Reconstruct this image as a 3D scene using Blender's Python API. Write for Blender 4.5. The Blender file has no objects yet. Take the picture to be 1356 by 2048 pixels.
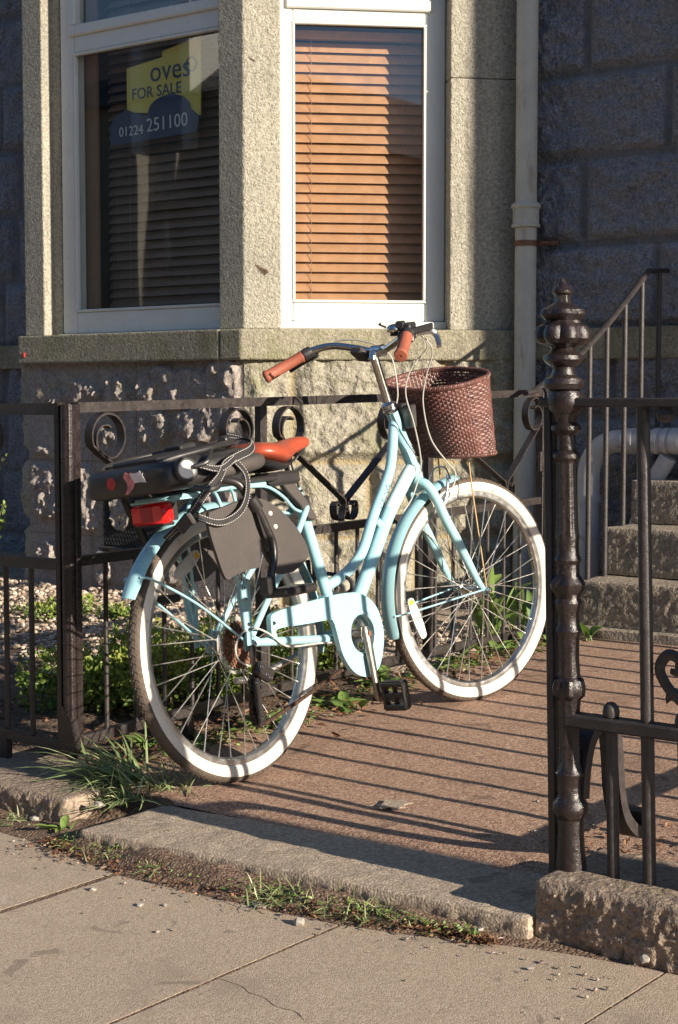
import bpy, math, random
import numpy as np
from mathutils import Vector, Matrix
from mathutils.geometry import tessellate_polygon
R = math.radians
random.seed(7)
scene = bpy.context.scene
COL = scene.collection

# ------------------------------------------------------------------ camera
CAM_H = 0.9677
cam_data = bpy.data.cameras.new("camera")
cam = bpy.data.objects.new("camera", cam_data)
COL.objects.link(cam)
cam_data.sensor_fit = 'VERTICAL'
cam_data.sensor_height = 36.0
cam_data.lens = 3230.0 / 2048.0 * 36.0
cam_data.clip_start = 0.05
cam_data.clip_end = 500.0
cam.location = (0, 0, CAM_H)
cam.rotation_euler = (R(90.0 - 3.967), 0, R(37.2))
scene.camera = cam

# ------------------------------------------------------------------ sky, sun, exposure
SUN_EL = 18.2
SUN_AZ = -2.3          # degrees from the street direction (+X)
world = bpy.data.worlds.new("World")
scene.world = world
world.use_nodes = True
wn = world.node_tree.nodes
wn.clear()
sky = wn.new('ShaderNodeTexSky')
sky.sky_type = 'NISHITA'
sky.sun_disc = False
sky.sun_elevation = R(SUN_EL)
sky.sun_rotation = R(90.0 - SUN_AZ)
sky.air_density = 1.0
sky.dust_density = 0.3
sky.ozone_density = 3.0
bg = wn.new('ShaderNodeBackground')
bg.inputs['Strength'].default_value = 0.074
wo = wn.new('ShaderNodeOutputWorld')
world.node_tree.links.new(sky.outputs[0], bg.inputs[0])
world.node_tree.links.new(bg.outputs[0], wo.inputs[0])

sd = bpy.data.lights.new("sun", 'SUN')
sd.energy = 5.0
sd.angle = R(0.5)
sd.color = (1.0, 0.88, 0.72)
sun = bpy.data.objects.new("sun", sd)
COL.objects.link(sun)
sdir = Vector((math.cos(R(SUN_EL)) * math.cos(R(SUN_AZ)), math.cos(R(SUN_EL)) * math.sin(R(SUN_AZ)), math.sin(R(SUN_EL))))
sun.rotation_euler = sdir.to_track_quat('Z', 'Y').to_euler()
sun.location = sdir * 30

scene.view_settings.view_transform = 'Standard'
scene.view_settings.look = 'None'
scene.view_settings.exposure = 0.9
scene.view_settings.gamma = 1.0
scene.cycles.max_bounces = 8
scene.cycles.transparent_max_bounces = 16

# ------------------------------------------------------------------ small maths
def V(*a):
    return np.array(a, float)

def nrm(v):
    v = np.asarray(v, float)
    return v / (np.linalg.norm(v) + 1e-12)

def spline(pts, n=6):
    """Catmull-Rom through the points, n steps per span."""
    P = np.asarray(pts, float)
    if len(P) < 3:
        return P
    Q = np.vstack([2 * P[0] - P[1], P, 2 * P[-1] - P[-2]])
    out = []
    for i in range(1, len(Q) - 2):
        a, b, c, d = Q[i - 1], Q[i], Q[i + 1], Q[i + 2]
        for k in range(n):
            t = k / n
            out.append(0.5 * ((2 * b) + (c - a) * t + (2 * a - 5 * b + 4 * c - d) * t * t + (3 * b - a - 3 * c + d) * t ** 3))
    out.append(P[-1])
    return np.array(out)

def _hash(ix, iy, seed):
    h = (ix.astype(np.int64) * 374761393 + iy.astype(np.int64) * 668265263 + seed * 1442695041) & 0xffffffff
    h = ((h ^ (h >> 13)) * 1274126177) & 0xffffffff
    return ((h ^ (h >> 16)) & 0xffff) / 65535.0

def vnoise(x, y, seed=0):
    x = np.asarray(x, float); y = np.asarray(y, float)
    ix = np.floor(x); iy = np.floor(y)
    fx = x - ix; fy = y - iy
    fx = fx * fx * fx * (fx * (fx * 6 - 15) + 10); fy = fy * fy * fy * (fy * (fy * 6 - 15) + 10)
    a = _hash(ix, iy, seed); b = _hash(ix + 1, iy, seed)
    c = _hash(ix, iy + 1, seed); d = _hash(ix + 1, iy + 1, seed)
    return (a * (1 - fx) + b * fx) * (1 - fy) + (c * (1 - fx) + d * fx) * fy

def fbm(x, y, seed=0, oct=4, gain=0.5):
    s = 0; a = 1; t = 0
    for o in range(oct):
        c, s_ = math.cos(o * 0.7), math.sin(o * 0.7)
        s = s + a * vnoise(x * c - y * s_, x * s_ + y * c, seed + o * 17)
        t += a; a *= gain; x = x * 2.03; y = y * 2.03
    return s / t

def sstep(a, b, x):
    t = np.clip((x - a) / (b - a), 0, 1)
    return t * t * (3 - 2 * t)

# ------------------------------------------------------------------ mesh builder
class MB:
    def __init__(s, fn=None):
        s.v = []; s.f = []; s.mi = []; s.n = 0; s.fn = fn; s.cur = 0; s.attr = []
    def add(s, verts, faces, a=None):
        verts = np.asarray(verts, float).reshape(-1, 3)
        s.v.append(verts)
        o = s.n
        for f in faces:
            s.f.append([i + o for i in f]); s.mi.append(s.cur)
        s.n += len(verts)
        if a is None: a = 0.0
        s.attr.append(np.full(len(verts), a) if np.isscalar(a) else np.asarray(a, float))
        return s
    def box(s, lo, hi, bev=0.0):
        lo = V(*lo); hi = V(*hi)
        b = min(bev, 0.49 * float((hi - lo).min()))
        if b <= 0:
            vs = [(x, y, z) for x in (lo[0], hi[0]) for y in (lo[1], hi[1]) for z in (lo[2], hi[2])]
            fs = [(0, 1, 3, 2), (4, 6, 7, 5), (0, 4, 5, 1), (2, 3, 7, 6), (0, 2, 6, 4), (1, 5, 7, 3)]
            return s.add(vs, fs)
        # chamfered box
        vs = []; idx = {}
        for sx in (0, 1):
            for sy in (0, 1):
                for sz in (0, 1):
                    for ax in range(3):
                        p = [(lo, hi)[k][i] for i, k in enumerate((sx, sy, sz))]
                        q = list(p)
                        for i, k in enumerate((sx, sy, sz)):
                            if i != ax:
                                q[i] += b if k == 0 else -b
                        idx[(sx, sy, sz, ax)] = len(vs); vs.append(q)
        fs = []
        for ax in range(3):
            o1, o2 = [i for i in range(3) if i != ax]
            for k in (0, 1):
                def key(a, c):
                    t = [0, 0, 0]; t[ax] = k; t[o1] = a; t[o2] = c
                    return idx[(t[0], t[1], t[2], ax)]
                q = [key(0, 0), key(1, 0), key(1, 1), key(0, 1)]
                fs.append(q)
            for a in (0, 1):
                for c in (0, 1):
                    def kk(e, axx):
                        t = [0, 0, 0]; t[ax] = e; t[o1] = a; t[o2] = c
                        return idx[(t[0], t[1], t[2], axx)]
                    fs.append([kk(0, o1), kk(1, o1), kk(1, o2), kk(0, o2)])
        for k in [(a, c, d) for a in (0, 1) for c in (0, 1) for d in (0, 1)]:
            fs.append([idx[k + (0,)], idx[k + (1,)], idx[k + (2,)]])
        return s.add(vs, fs)
    def obox(s, c, ax, half, bev=0.0):
        """box with its own axes: c centre, ax 3 vectors, half sizes"""
        t = MB(); t.box(-V(*half), V(*half), bev)
        A = np.array([nrm(a) for a in ax])
        vs = np.vstack(t.v) @ A + V(*c)
        return s.add(vs, t.f)
    def tube(s, pts, r, seg=10, cap=True, sx=1.0, up=None):
        P = np.asarray(pts, float); n = len(P)
        rr = np.full(n, r, float) if np.isscalar(r) else np.asarray(r, float)
        T = np.gradient(P, axis=0); T /= (np.linalg.norm(T, axis=1)[:, None] + 1e-12)
        u = V(0, 0, 1) if up is None else V(*up)
        if abs(T[0] @ nrm(u)) > 0.95 and up is None:
            u = V(1, 0, 0)
        vs = []
        a = nrm(u - T[0] * (u @ T[0]))
        for i in range(n):
            a = nrm(a - T[i] * (a @ T[i]))
            b = np.cross(T[i], a)
            for k in range(seg):
                t = 2 * math.pi * k / seg
                vs.append(P[i] + rr[i] * (math.cos(t) * a + sx * math.sin(t) * b))
        fs = []
        for i in range(n - 1):
            for k in range(seg):
                k2 = (k + 1) % seg
                fs.append((i * seg + k, i * seg + k2, (i + 1) * seg + k2, (i + 1) * seg + k))
        if cap:
            fs.append(tuple(range(seg - 1, -1, -1)))
            fs.append(tuple(range((n - 1) * seg, n * seg)))
        return s.add(vs, fs)
    def cyl(s, p, q, r, seg=16, r2=None):
        return s.tube([p, q], [r, r if r2 is None else r2], seg)
    def lathe(s, prof, c=(0, 0, 0), ax=(0, 0, 1), seg=32, sx=1.0, sy=1.0, flute=None, closed=False, ref=None):
        """prof: (radius, along axis)"""
        ax = nrm(ax)
        a = V(1, 0, 0) if abs(ax[0]) < 0.9 else V(0, 1, 0)
        if ref is not None: a = V(*ref)
        a = nrm(a - ax * (a @ ax)); b = np.cross(ax, a)
        vs = []
        m = len(prof)
        for j, (r, h) in enumerate(prof):
            for k in range(seg):
                t = 2 * math.pi * k / seg
                rr = r
                if flute: rr = r * (1 + flute(t, h))
                vs.append(V(*c) + ax * h + rr * (math.cos(t) * a * sx + math.sin(t) * b * sy))
        fs = []
        rng = range(m) if closed else range(m - 1)
        for j in rng:
            j2 = (j + 1) % m
            for k in range(seg):
                k2 = (k + 1) % seg
                fs.append((j * seg + k, j * seg + k2, j2 * seg + k2, j2 * seg + k))
        if not closed:
            if prof[0][0] > 1e-6: fs.append(tuple(range(seg - 1, -1, -1)))
            if prof[-1][0] > 1e-6: fs.append(tuple(range((m - 1) * seg, m * seg)))
        return s.add(vs, fs)
    def prism(s, outline, o, ex, ey, en, th, holes=()):
        """extruded outline with holes; o origin, ex/ey plane axes, en thickness axis (0..th)"""
        o = V(*o); ex = V(*ex); ey = V(*ey); en = V(*en)
        loops = [list(outline)] + [list(h) for h in holes]
        flat = [p for l in loops for p in l]
        tris = tessellate_polygon([[Vector((p[0], p[1], 0)) for p in l] for l in loops])
        n = len(flat)
        vs = [o + ex * p[0] + ey * p[1] for p in flat] + [o + ex * p[0] + ey * p[1] + en * th for p in flat]
        fs = []
        for t in tris:
            fs.append(tuple(t)); fs.append(tuple(i + n for i in reversed(t)))
        st = 0
        for l in loops:
            m = len(l)
            for k in range(m):
                k2 = (k + 1) % m
                fs.append((st + k, st + k2, st + k2 + n, st + k + n))
            st += m
        return s.add(vs, fs)
    def ribbon(s, pts, side, w, th):
        """flat bar along pts; side = width direction (constant or per point)"""
        P = np.asarray(pts, float); n = len(P)
        S = np.asarray(side, float)
        if S.ndim == 1: S = np.tile(S, (n, 1))
        T = np.gradient(P, axis=0)
        vs = []
        for i in range(n):
            t = nrm(T[i]); sd_ = nrm(S[i] - t * (S[i] @ t)); nn = np.cross(t, sd_)
            for a, b in ((-1, -1), (1, -1), (1, 1), (-1, 1)):
                vs.append(P[i] + sd_ * a * w / 2 + nn * b * th / 2)
        fs = []
        for i in range(n - 1):
            for k in range(4):
                k2 = (k + 1) % 4
                fs.append((i * 4 + k, i * 4 + k2, i * 4 + 4 + k2, i * 4 + 4 + k))
        fs.append((3, 2, 1, 0)); fs.append(tuple(range(4 * n - 4, 4 * n)))
        return s.add(vs, fs)
    def loft(s, secs, cap=True):
        m = len(secs[0]); vs = [p for sec in secs for p in sec]; fs = []
        for i in range(len(secs) - 1):
            for k in range(m):
                k2 = (k + 1) % m
                fs.append((i * m + k, i * m + k2, i * m + m + k2, i * m + m + k))
        if cap:
            fs.append(tuple(range(m - 1, -1, -1))); fs.append(tuple(range(len(vs) - m, len(vs))))
        return s.add(vs, fs)
    def grid(s, P, a=None):
        """P: (n,m,3) array of points"""
        n, m = P.shape[:2]
        fs = [(i * m + j, i * m + j + 1, (i + 1) * m + j + 1, (i + 1) * m + j) for i in range(n - 1) for j in range(m - 1)]
        return s.add(P.reshape(-1, 3), fs, 0.0 if a is None else a.reshape(-1))
    def build(s, name, mat, parent=None, smooth=35, sub=0, fix=True):
        vs = np.vstack(s.v)
        if s.fn is not None: vs = s.fn(vs)
        me = bpy.data.meshes.new(name)
        me.from_pydata([tuple(map(float, p)) for p in vs], [], s.f)
        for m in (mat if isinstance(mat, (list, tuple)) else [mat]):
            me.materials.append(m)
        if max(s.mi) > 0: me.polygons.foreach_set('material_index', s.mi)
        at = np.concatenate(s.attr)
        if np.any(at != 0):
            A = me.attributes.new('mask', 'FLOAT', 'POINT')
            A.data.foreach_set('value', at.astype(np.float32))
        me.validate(); me.update()
        if fix:
            import bmesh
            bm = bmesh.new(); bm.from_mesh(me)
            bmesh.ops.recalc_face_normals(bm, faces=bm.faces)
            bm.to_mesh(me); bm.free()
        if smooth:
            me.polygons.foreach_set('use_smooth', [True] * len(me.polygons))
            me.set_sharp_from_angle(angle=R(smooth))
        ob = bpy.data.objects.new(name, me)
        COL.objects.link(ob)
        if sub:
            md = ob.modifiers.new("sub", 'SUBSURF'); md.levels = sub; md.render_levels = sub
        if parent is not None: ob.parent = parent
        return ob

def tag(o, label=None, cat=None, group=None, kind=None):
    if label: o['label'] = label
    if cat: o['category'] = cat
    if group: o['group'] = group
    if kind: o['kind'] = kind
    return o

def thing(name, label, cat, loc=(0, 0, 0), group=None, mw=None):
    o = bpy.data.objects.new(name, None); COL.objects.link(o)
    o.empty_display_size = 0.1
    if mw is not None: o.matrix_world = mw
    else: o.location = loc
    return tag(o, label, cat, group)

def text_mesh(txt, size, name='text_tmp', ext=0.0, res=3):
    cu = bpy.data.curves.new(name, 'FONT'); cu.body = txt; cu.size = size
    cu.extrude = ext; cu.resolution_u = res; cu.align_x = 'CENTER'; cu.align_y = 'CENTER'
    ob = bpy.data.objects.new(name, cu); COL.objects.link(ob)
    dg = bpy.context.evaluated_depsgraph_get()
    me = bpy.data.meshes.new_from_object(ob.evaluated_get(dg))
    bpy.data.objects.remove(ob); bpy.data.curves.remove(cu)
    vs = np.array([v.co[:] for v in me.vertices]); fs = [list(p.vertices) for p in me.polygons]
    bpy.data.meshes.remove(me)
    return vs, fs

# ------------------------------------------------------------------ materials
class NT:
    def __init__(s, name):
        s.m = bpy.data.materials.new(name); s.m.use_nodes = True
        s.t = s.m.node_tree; s.t.nodes.clear(); s.co = None
    def n(s, typ, ins=None, **kw):
        nd = s.t.nodes.new(typ)
        for k, v in kw.items(): setattr(nd, k, v)
        if ins:
            for k, v in ins.items():
                if hasattr(v, 'is_output') or isinstance(v, bpy.types.NodeSocket): s.t.links.new(v, nd.inputs[k])
                else: nd.inputs[k].default_value = v
        return nd
    def coord(s):
        if s.co is None: s.co = s.n('ShaderNodeTexCoord').outputs['Object']
        return s.co
    def noise(s, scale, detail=3, rough=0.6, dist=0.0, vec=None):
        return s.n('ShaderNodeTexNoise', {'Vector': vec or s.coord(), 'Scale': scale, 'Detail': detail, 'Roughness': rough, 'Distortion': dist}).outputs['Fac']
    def stretch(s, sc):
        return s.n('ShaderNodeMapping', {'Vector': s.coord(), 'Scale': sc}).outputs[0]
    def ramp(s, fac, stops):
        r = s.n('ShaderNodeValToRGB', {'Fac': fac})
        e = r.color_ramp.elements
        while len(e) < len(stops): e.new(0.5)
        for el, (p, c) in zip(e, stops):
            el.position = p
            el.color = (c, c, c, 1) if np.isscalar(c) else (c[0], c[1], c[2], 1)
        return r.outputs['Color']
    def mix(s, fac, a, b, mode='MIX'):
        nd = s.n('ShaderNodeMix', data_type='RGBA', blend_type=mode)
        for k, v in ((0, fac), (6, a), (7, b)):
            if isinstance(v, bpy.types.NodeSocket): s.t.links.new(v, nd.inputs[k])
            elif k == 0: nd.inputs[0].default_value = v
            else: nd.inputs[k].default_value = (v[0], v[1], v[2], 1)
        return nd.outputs[2]
    def math(s, op, a, b=0.0):
        nd = s.n('ShaderNodeMath', operation=op)
        for k, v in ((0, a), (1, b)):
            if isinstance(v, bpy.types.NodeSocket): s.t.links.new(v, nd.inputs[k])
            else: nd.inputs[k].default_value = v
        return nd.outputs[0]
    def bump(s, h, dist, strength=1.0, normal=None):
        ins = {'Height': h, 'Distance': dist, 'Strength': strength}
        if normal is not None: ins['Normal'] = normal
        return s.n('ShaderNodeBump', ins).outputs[0]
    def attr(s, name='mask'):
        return s.n('ShaderNodeAttribute', attribute_name=name).outputs['Fac']
    def out(s, col, rough=0.6, metal=0.0, normal=None, **kw):
        ins = {}
        for k, v in (('Base Color', col), ('Roughness', rough), ('Metallic', metal)):
            if not isinstance(v, bpy.types.NodeSocket) and k == 'Base Color': v = (v[0], v[1], v[2], 1)
            ins[k] = v
        if normal is not None: ins['Normal'] = normal
        ins.update(kw)
        b = s.n('ShaderNodeBsdfPrincipled', ins)
        o = s.n('ShaderNodeOutputMaterial'); s.t.links.new(b.outputs[0], o.inputs[0])
        return s.m

def paint(name, col, rough=0.35, var=0.12, scale=9, metal=0.0, bump=0.0, bscale=200, dirt=None, **kw):
    t = NT(name)
    c = V(*col)
    col_s = t.ramp(t.noise(scale, 4), [(0.3, tuple(c * (1 - var))), (0.7, tuple(np.minimum(c * (1 + var), 1)))])
    if dirt:
        f = t.ramp(t.noise(dirt[1], 5, 0.7), [(dirt[2], 0.0), (dirt[2] + 0.15, 1.0)])
        col_s = t.mix(f, col_s, dirt[0])
    nm = t.bump(t.noise(bscale, 3), bump) if bump else None
    rg = t.ramp(t.noise(scale * 3, 3), [(0.3, max(rough - 0.07, 0)), (0.7, min(rough + 0.1, 1))])
    return t.out(col_s, rg, metal, nm, **kw)

def granite(name, c1, c2, speck=(0.06, 0.06, 0.06), bump=0.0035, bs=130, moss=0.0, stain=True, joint=False, jcol=(0.26, 0.23, 0.18)):
    t = NT(name)
    n1 = t.noise(70, 4, 0.75)
    col = t.ramp(n1, [(0.38, c1), (0.62, c2)])
    big = t.noise(1.7, 4, 0.65)
    col = t.mix(0.55, col, t.ramp(big, [(0.3, (0.62, 0.62, 0.62)), (0.7, (1.12, 1.1, 1.06))]), 'MULTIPLY')
    f = t.ramp(t.noise(150, 2, 0.6), [(0.60, 0.0), (0.67, 0.85)])
    col = t.mix(f, col, speck)
    f2 = t.ramp(t.noise(210, 2, 0.6), [(0.64, 0.0), (0.70, 0.7)])
    col = t.mix(f2, col, (0.62, 0.58, 0.5))
    if moss > 0:
        mo = t.ramp(t.noise(5.5, 6, 0.75), [(0.56 - moss * 0.2, 0.0), (0.80 - moss * 0.2, 0.75)])
        col = t.mix(mo, col, (0.15, 0.155, 0.055))
    if stain:
        st = t.ramp(t.noise(1.0, 5, 0.7, vec=t.stretch((9, 9, 0.9))), [(0.56, 0.0), (0.72, 0.5)])
        col = t.mix(st, col, (0.075, 0.062, 0.042))
    if joint:
        jc = t.ramp(t.noise(40, 4), [(0.3, tuple(V(*jcol) * 0.75)), (0.7, jcol)])
        col = t.mix(t.attr(), col, jc)
    h = t.math('ADD', t.noise(bs, 3, 0.6), t.math('MULTIPLY', t.noise(bs * 0.35, 3, 0.6), 0.9))
    return t.out(col, 0.82, 0.0, t.bump(h, bump))

MT = {}
MT['granite_dressed'] = granite('granite_dressed', (0.285, 0.268, 0.215), (0.49, 0.46, 0.375), bump=0.007, bs=110)
MT['granite_sill'] = granite('granite_sill', (0.225, 0.205, 0.15), (0.38, 0.345, 0.255), bump=0.006, bs=105, moss=0.42)
MT['granite_rock'] = granite('granite_rock', (0.25, 0.228, 0.18), (0.44, 0.405, 0.325), bump=0.010, bs=75, moss=0.42, joint=True, jcol=(0.36, 0.29, 0.17))
MT['granite_rock_grey'] = granite('granite_rock_grey', (0.25, 0.215, 0.20), (0.42, 0.365, 0.335), bump=0.003, bs=120, moss=0.15, joint=True, jcol=(0.24, 0.20, 0.15))
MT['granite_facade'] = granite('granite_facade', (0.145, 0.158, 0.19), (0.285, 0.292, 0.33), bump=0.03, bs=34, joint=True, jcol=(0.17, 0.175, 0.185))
MT['granite_step'] = granite('granite_step', (0.235, 0.195, 0.15), (0.41, 0.345, 0.27), bump=0.007, bs=80, moss=0.0)
MT['granite_kerb'] = granite('granite_kerb', (0.21, 0.155, 0.115), (0.38, 0.29, 0.22), bump=0.006, bs=90, moss=0.1)

def iron(name, col, rust, rough=0.4, amt=0.60):
    t = NT(name)
    c = t.ramp(t.noise(30, 4), [(0.3, tuple(V(*col) * 0.7)), (0.7, tuple(V(*col) * 1.3))])
    f = t.ramp(t.noise(38, 6, 0.75), [(amt, 0.0), (amt + 0.10, 0.85)])
    c = t.mix(f, c, rust)
    dust = t.ramp(t.noise(160, 3, 0.7), [(0.60, 0.0), (0.75, 0.5)])
    c = t.mix(dust, c, (0.16, 0.13, 0.10))
    rg = t.math('ADD', t.math('MULTIPLY', f, 0.35), t.ramp(t.noise(60, 3), [(0.3, rough - 0.1), (0.7, rough + 0.12)]))
    h = t.math('ADD', t.noise(150, 4, 0.7), t.math('MULTIPLY', f, 0.6))
    return t.out(c, rg, 0.0, t.bump(h, 0.0013))
MT['iron_fence'] = iron('iron_fence', (0.034, 0.028, 0.027), (0.19, 0.072, 0.036), 0.42, 0.61)
MT['iron_post'] = iron('iron_post', (0.021, 0.0145, 0.0145), (0.12, 0.055, 0.035), 0.30, 0.66)
MT['iron_rail'] = iron('iron_rail', (0.040, 0.034, 0.034), (0.12, 0.06, 0.035), 0.45, 0.70)

MT['upvc'] = paint('upvc', (0.70, 0.70, 0.66), 0.32, 0.04, 5, dirt=((0.45, 0.42, 0.34), 14, 0.66))
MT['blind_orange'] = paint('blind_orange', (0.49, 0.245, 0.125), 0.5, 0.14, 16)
MT['blind_shaded'] = paint('blind_shaded', (0.23, 0.14, 0.10), 0.55, 0.1, 16)  # slat brown darkened for the left window; its shade is in the colour
MT['cord'] = paint('cord', (0.42, 0.22, 0.12), 0.7, 0.05)
MT['room'] = paint('room', (0.05, 0.045, 0.042), 0.9, 0.1)
MT['reveal_wood'] = paint('reveal_wood', (0.30, 0.17, 0.10), 0.6, 0.1)

def glass():
    t = NT('window_glass')
    tr = t.n('ShaderNodeBsdfTransparent', {'Color': (0.88, 0.92, 0.91, 1)})
    nm = t.bump(t.noise(1.6, 1, 0.4), 0.0009)
    gl = t.n('ShaderNodeBsdfGlossy', {'Color': (0.95, 0.97, 1, 1), 'Roughness': 0.015, 'Normal': nm})
    lw = t.n('ShaderNodeLayerWeight', {'Blend': 0.5})
    fr = t.math('ADD', t.math('MULTIPLY', t.math('POWER', lw.outputs['Facing'], 5.0), 0.88), 0.10)
    mx = t.n('ShaderNodeMixShader', {0: fr, 1: tr.outputs[0], 2: gl.outputs[0]})
    o = t.n('ShaderNodeOutputMaterial'); t.t.links.new(mx.outputs[0], o.inputs[0])
    return t.m
MT['glass'] = glass()

def pipe_mat():
    t = NT('pipe_paint')
    c = t.ramp(t.noise(8, 5, 0.7), [(0.3, (0.44, 0.44, 0.39)), (0.7, (0.58, 0.565, 0.50))])
    f = t.ramp(t.noise(7, 6, 0.75, vec=t.stretch((3.0, 3.0, 0.45))), [(0.56, 0.0), (0.70, 0.75)])
    c = t.mix(f, c, (0.26, 0.16, 0.10))
    return t.out(c, 0.62, 0.0, t.bump(t.noise(60, 4, 0.7), 0.002))
MT['pipe'] = pipe_mat()
MT['pipe_grey'] = paint('pipe_grey', (0.50, 0.50, 0.52), 0.5, 0.12, 14, dirt=((0.14, 0.13, 0.12), 8, 0.62))

def ground_mat(name, stops, scale, chips, chipcol, bump, bscale, rough=0.9, extra=None, spots=None):
    t = NT(name)
    c = t.ramp(t.noise(scale, 6, 0.7), stops)
    v = t.n('ShaderNodeTexVoronoi', {'Vector': t.coord(), 'Scale': chips}, feature='F1')
    cc = t.ramp(v.outputs['Color'], [(0.15, chipcol[0]), (0.5, chipcol[1]), (0.85, chipcol[2])])
    c = t.mix(0.62, c, cc)
    if extra:
        f = t.ramp(t.noise(extra[1], 6, 0.75), [(extra[2], 0.0), (extra[2] + 0.16, extra[3])])
        c = t.mix(f, c, extra[0])
    for (sc, sscale, st, sa) in (spots or ()):
        f = t.ramp(t.noise(sscale, 3, 0.55, 0.6), [(st, 0.0), (st + 0.035, sa)])
        c = t.mix(f, c, sc)
    h = t.math('ADD', t.math('MULTIPLY', v.outputs['Distance'], -0.8), t.noise(bscale, 4, 0.7))
    return t.out(c, rough, 0.0, t.bump(h, bump))
MT['path'] = ground_mat('path_asphalt', [(0.3, (0.275, 0.158, 0.105)), (0.7, (0.40, 0.245, 0.17))], 3.0, 250,
                        ((0.085, 0.045, 0.03), (0.33, 0.195, 0.13), (0.66, 0.48, 0.35)), 0.0018, 260,
                        extra=((0.12, 0.07, 0.045), 2.3, 0.55, 0.5), spots=(((0.075, 0.045, 0.032), 8.0, 0.64, 0.5), ((0.45, 0.36, 0.28), 13.0, 0.70, 0.4)))
MT['slab'] = ground_mat('paving_slab', [(0.3, (0.36, 0.272, 0.19)), (0.7, (0.49, 0.38, 0.275))], 1.6, 330,
                        ((0.24, 0.18, 0.13), (0.41, 0.325, 0.24), (0.57, 0.465, 0.36)), 0.0009, 300,
                        extra=((0.27, 0.215, 0.16), 3.6, 0.52, 0.6),
                        spots=(((0.17, 0.135, 0.105), 11.0, 0.665, 0.55), ((0.56, 0.49, 0.41), 7.5, 0.675, 0.45), ((0.12, 0.095, 0.075), 46.0, 0.70, 0.6)))
MT['threshold'] = ground_mat('threshold_granite', [(0.3, (0.30, 0.23, 0.165)), (0.7, (0.42, 0.33, 0.24))], 4, 170,
                             ((0.20, 0.155, 0.12), (0.37, 0.30, 0.225), (0.54, 0.45, 0.36)), 0.0016, 200,
                             extra=((0.14, 0.105, 0.07), 4.0, 0.58, 0.5), spots=(((0.11, 0.085, 0.06), 9.0, 0.64, 0.5),))
MT['soil'] = ground_mat('soil', [(0.3, (0.055, 0.032, 0.02)), (0.7, (0.13, 0.085, 0.055))], 9, 90,
                        ((0.05, 0.03, 0.02), (0.11, 0.07, 0.045), (0.22, 0.16, 0.115)), 0.008, 60)
MT['gutter_dirt'] = ground_mat('gutter_dirt', [(0.3, (0.10, 0.058, 0.036)), (0.7, (0.20, 0.125, 0.08))], 12, 150,
                        ((0.07, 0.04, 0.026), (0.16, 0.10, 0.065), (0.30, 0.22, 0.16)), 0.006, 90)
MT['gravel_base'] = ground_mat('gravel_base', [(0.3, (0.24, 0.18, 0.13)), (0.7, (0.36, 0.28, 0.21))], 7, 80,
                        ((0.16, 0.11, 0.08), (0.34, 0.26, 0.195), (0.55, 0.47, 0.38)), 0.012, 60)
MT['road'] = ground_mat('road_asphalt', [(0.3, (0.045, 0.045, 0.045)), (0.7, (0.065, 0.062, 0.06))], 2, 120,
                        ((0.03, 0.03, 0.03), (0.055, 0.055, 0.055), (0.10, 0.10, 0.10)), 0.004, 150)

def leaf_mat(name, c1, c2, c3, trans=0.25):
    t = NT(name)
    c = t.ramp(t.attr(), [(0.0, c1), (0.5, c2), (1.0, c3)])
    b = t.n('ShaderNodeBsdfPrincipled', {'Base Color': c, 'Roughness': 0.45})
    tl = t.n('ShaderNodeBsdfTranslucent', {'Color': c})
    mx = t.n('ShaderNodeMixShader', {0: trans, 1: b.outputs[0], 2: tl.outputs[0]})
    o = t.n('ShaderNodeOutputMaterial'); t.t.links.new(mx.outputs[0], o.inputs[0])
    return t.m
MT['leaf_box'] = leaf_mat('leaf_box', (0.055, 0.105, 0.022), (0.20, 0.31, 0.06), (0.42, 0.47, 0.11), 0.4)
MT['leaf_weed'] = leaf_mat('leaf_weed', (0.09, 0.16, 0.035), (0.18, 0.28, 0.065), (0.32, 0.42, 0.13))
MT['leaf_dead'] = leaf_mat('leaf_dead', (0.09, 0.04, 0.02), (0.20, 0.095, 0.05), (0.33, 0.20, 0.11), 0.1)
MT['grass'] = leaf_mat('grass_blade', (0.13, 0.18, 0.075), (0.28, 0.36, 0.15), (0.50, 0.50, 0.28), 0.2)
MT['stem'] = paint('stem', (0.11, 0.085, 0.045), 0.7, 0.2)

# bicycle
MT['mint'] = paint('mint_paint', (0.33, 0.575, 0.63), 0.24, 0.04, 6, dirt=((0.25, 0.34, 0.33), 26, 0.645), **{'Coat Weight': 0.5, 'Coat Roughness': 0.12})
MT['pale_decal'] = paint('pale_decal', (0.54, 0.70, 0.71), 0.3, 0.03)
MT['decal_text'] = paint('decal_text', (0.07, 0.13, 0.15), 0.4, 0.03)
MT['chrome'] = paint('chrome', (0.62, 0.61, 0.59), 0.16, 0.06, 12, metal=1.0, dirt=((0.30, 0.24, 0.18), 30, 0.66))
MT['worn_steel'] = paint('worn_steel', (0.30, 0.27, 0.24), 0.34, 0.25, 40, metal=0.85, dirt=((0.13, 0.09, 0.065), 50, 0.58))
MT['alloy'] = paint('alloy', (0.58, 0.58, 0.57), 0.34, 0.08, 12, metal=1.0)
MT['spoke'] = paint('spoke_steel', (0.66, 0.64, 0.60), 0.28, 0.1, 30, metal=0.85)
MT['whitewall'] = paint('whitewall', (0.70, 0.645, 0.56), 0.6, 0.05, 12, bump=0.0006, bscale=150, dirt=((0.36, 0.28, 0.20), 34, 0.59))
MT['tread'] = paint('tyre_tread', (0.105, 0.08, 0.062), 0.72, 0.14, 18, bump=0.002, bscale=120)
MT['black_plastic'] = paint('black_plastic', (0.028, 0.026, 0.026), 0.38, 0.15, 10, bump=0.0004, bscale=500, dirt=((0.075, 0.065, 0.055), 20, 0.66))
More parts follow.
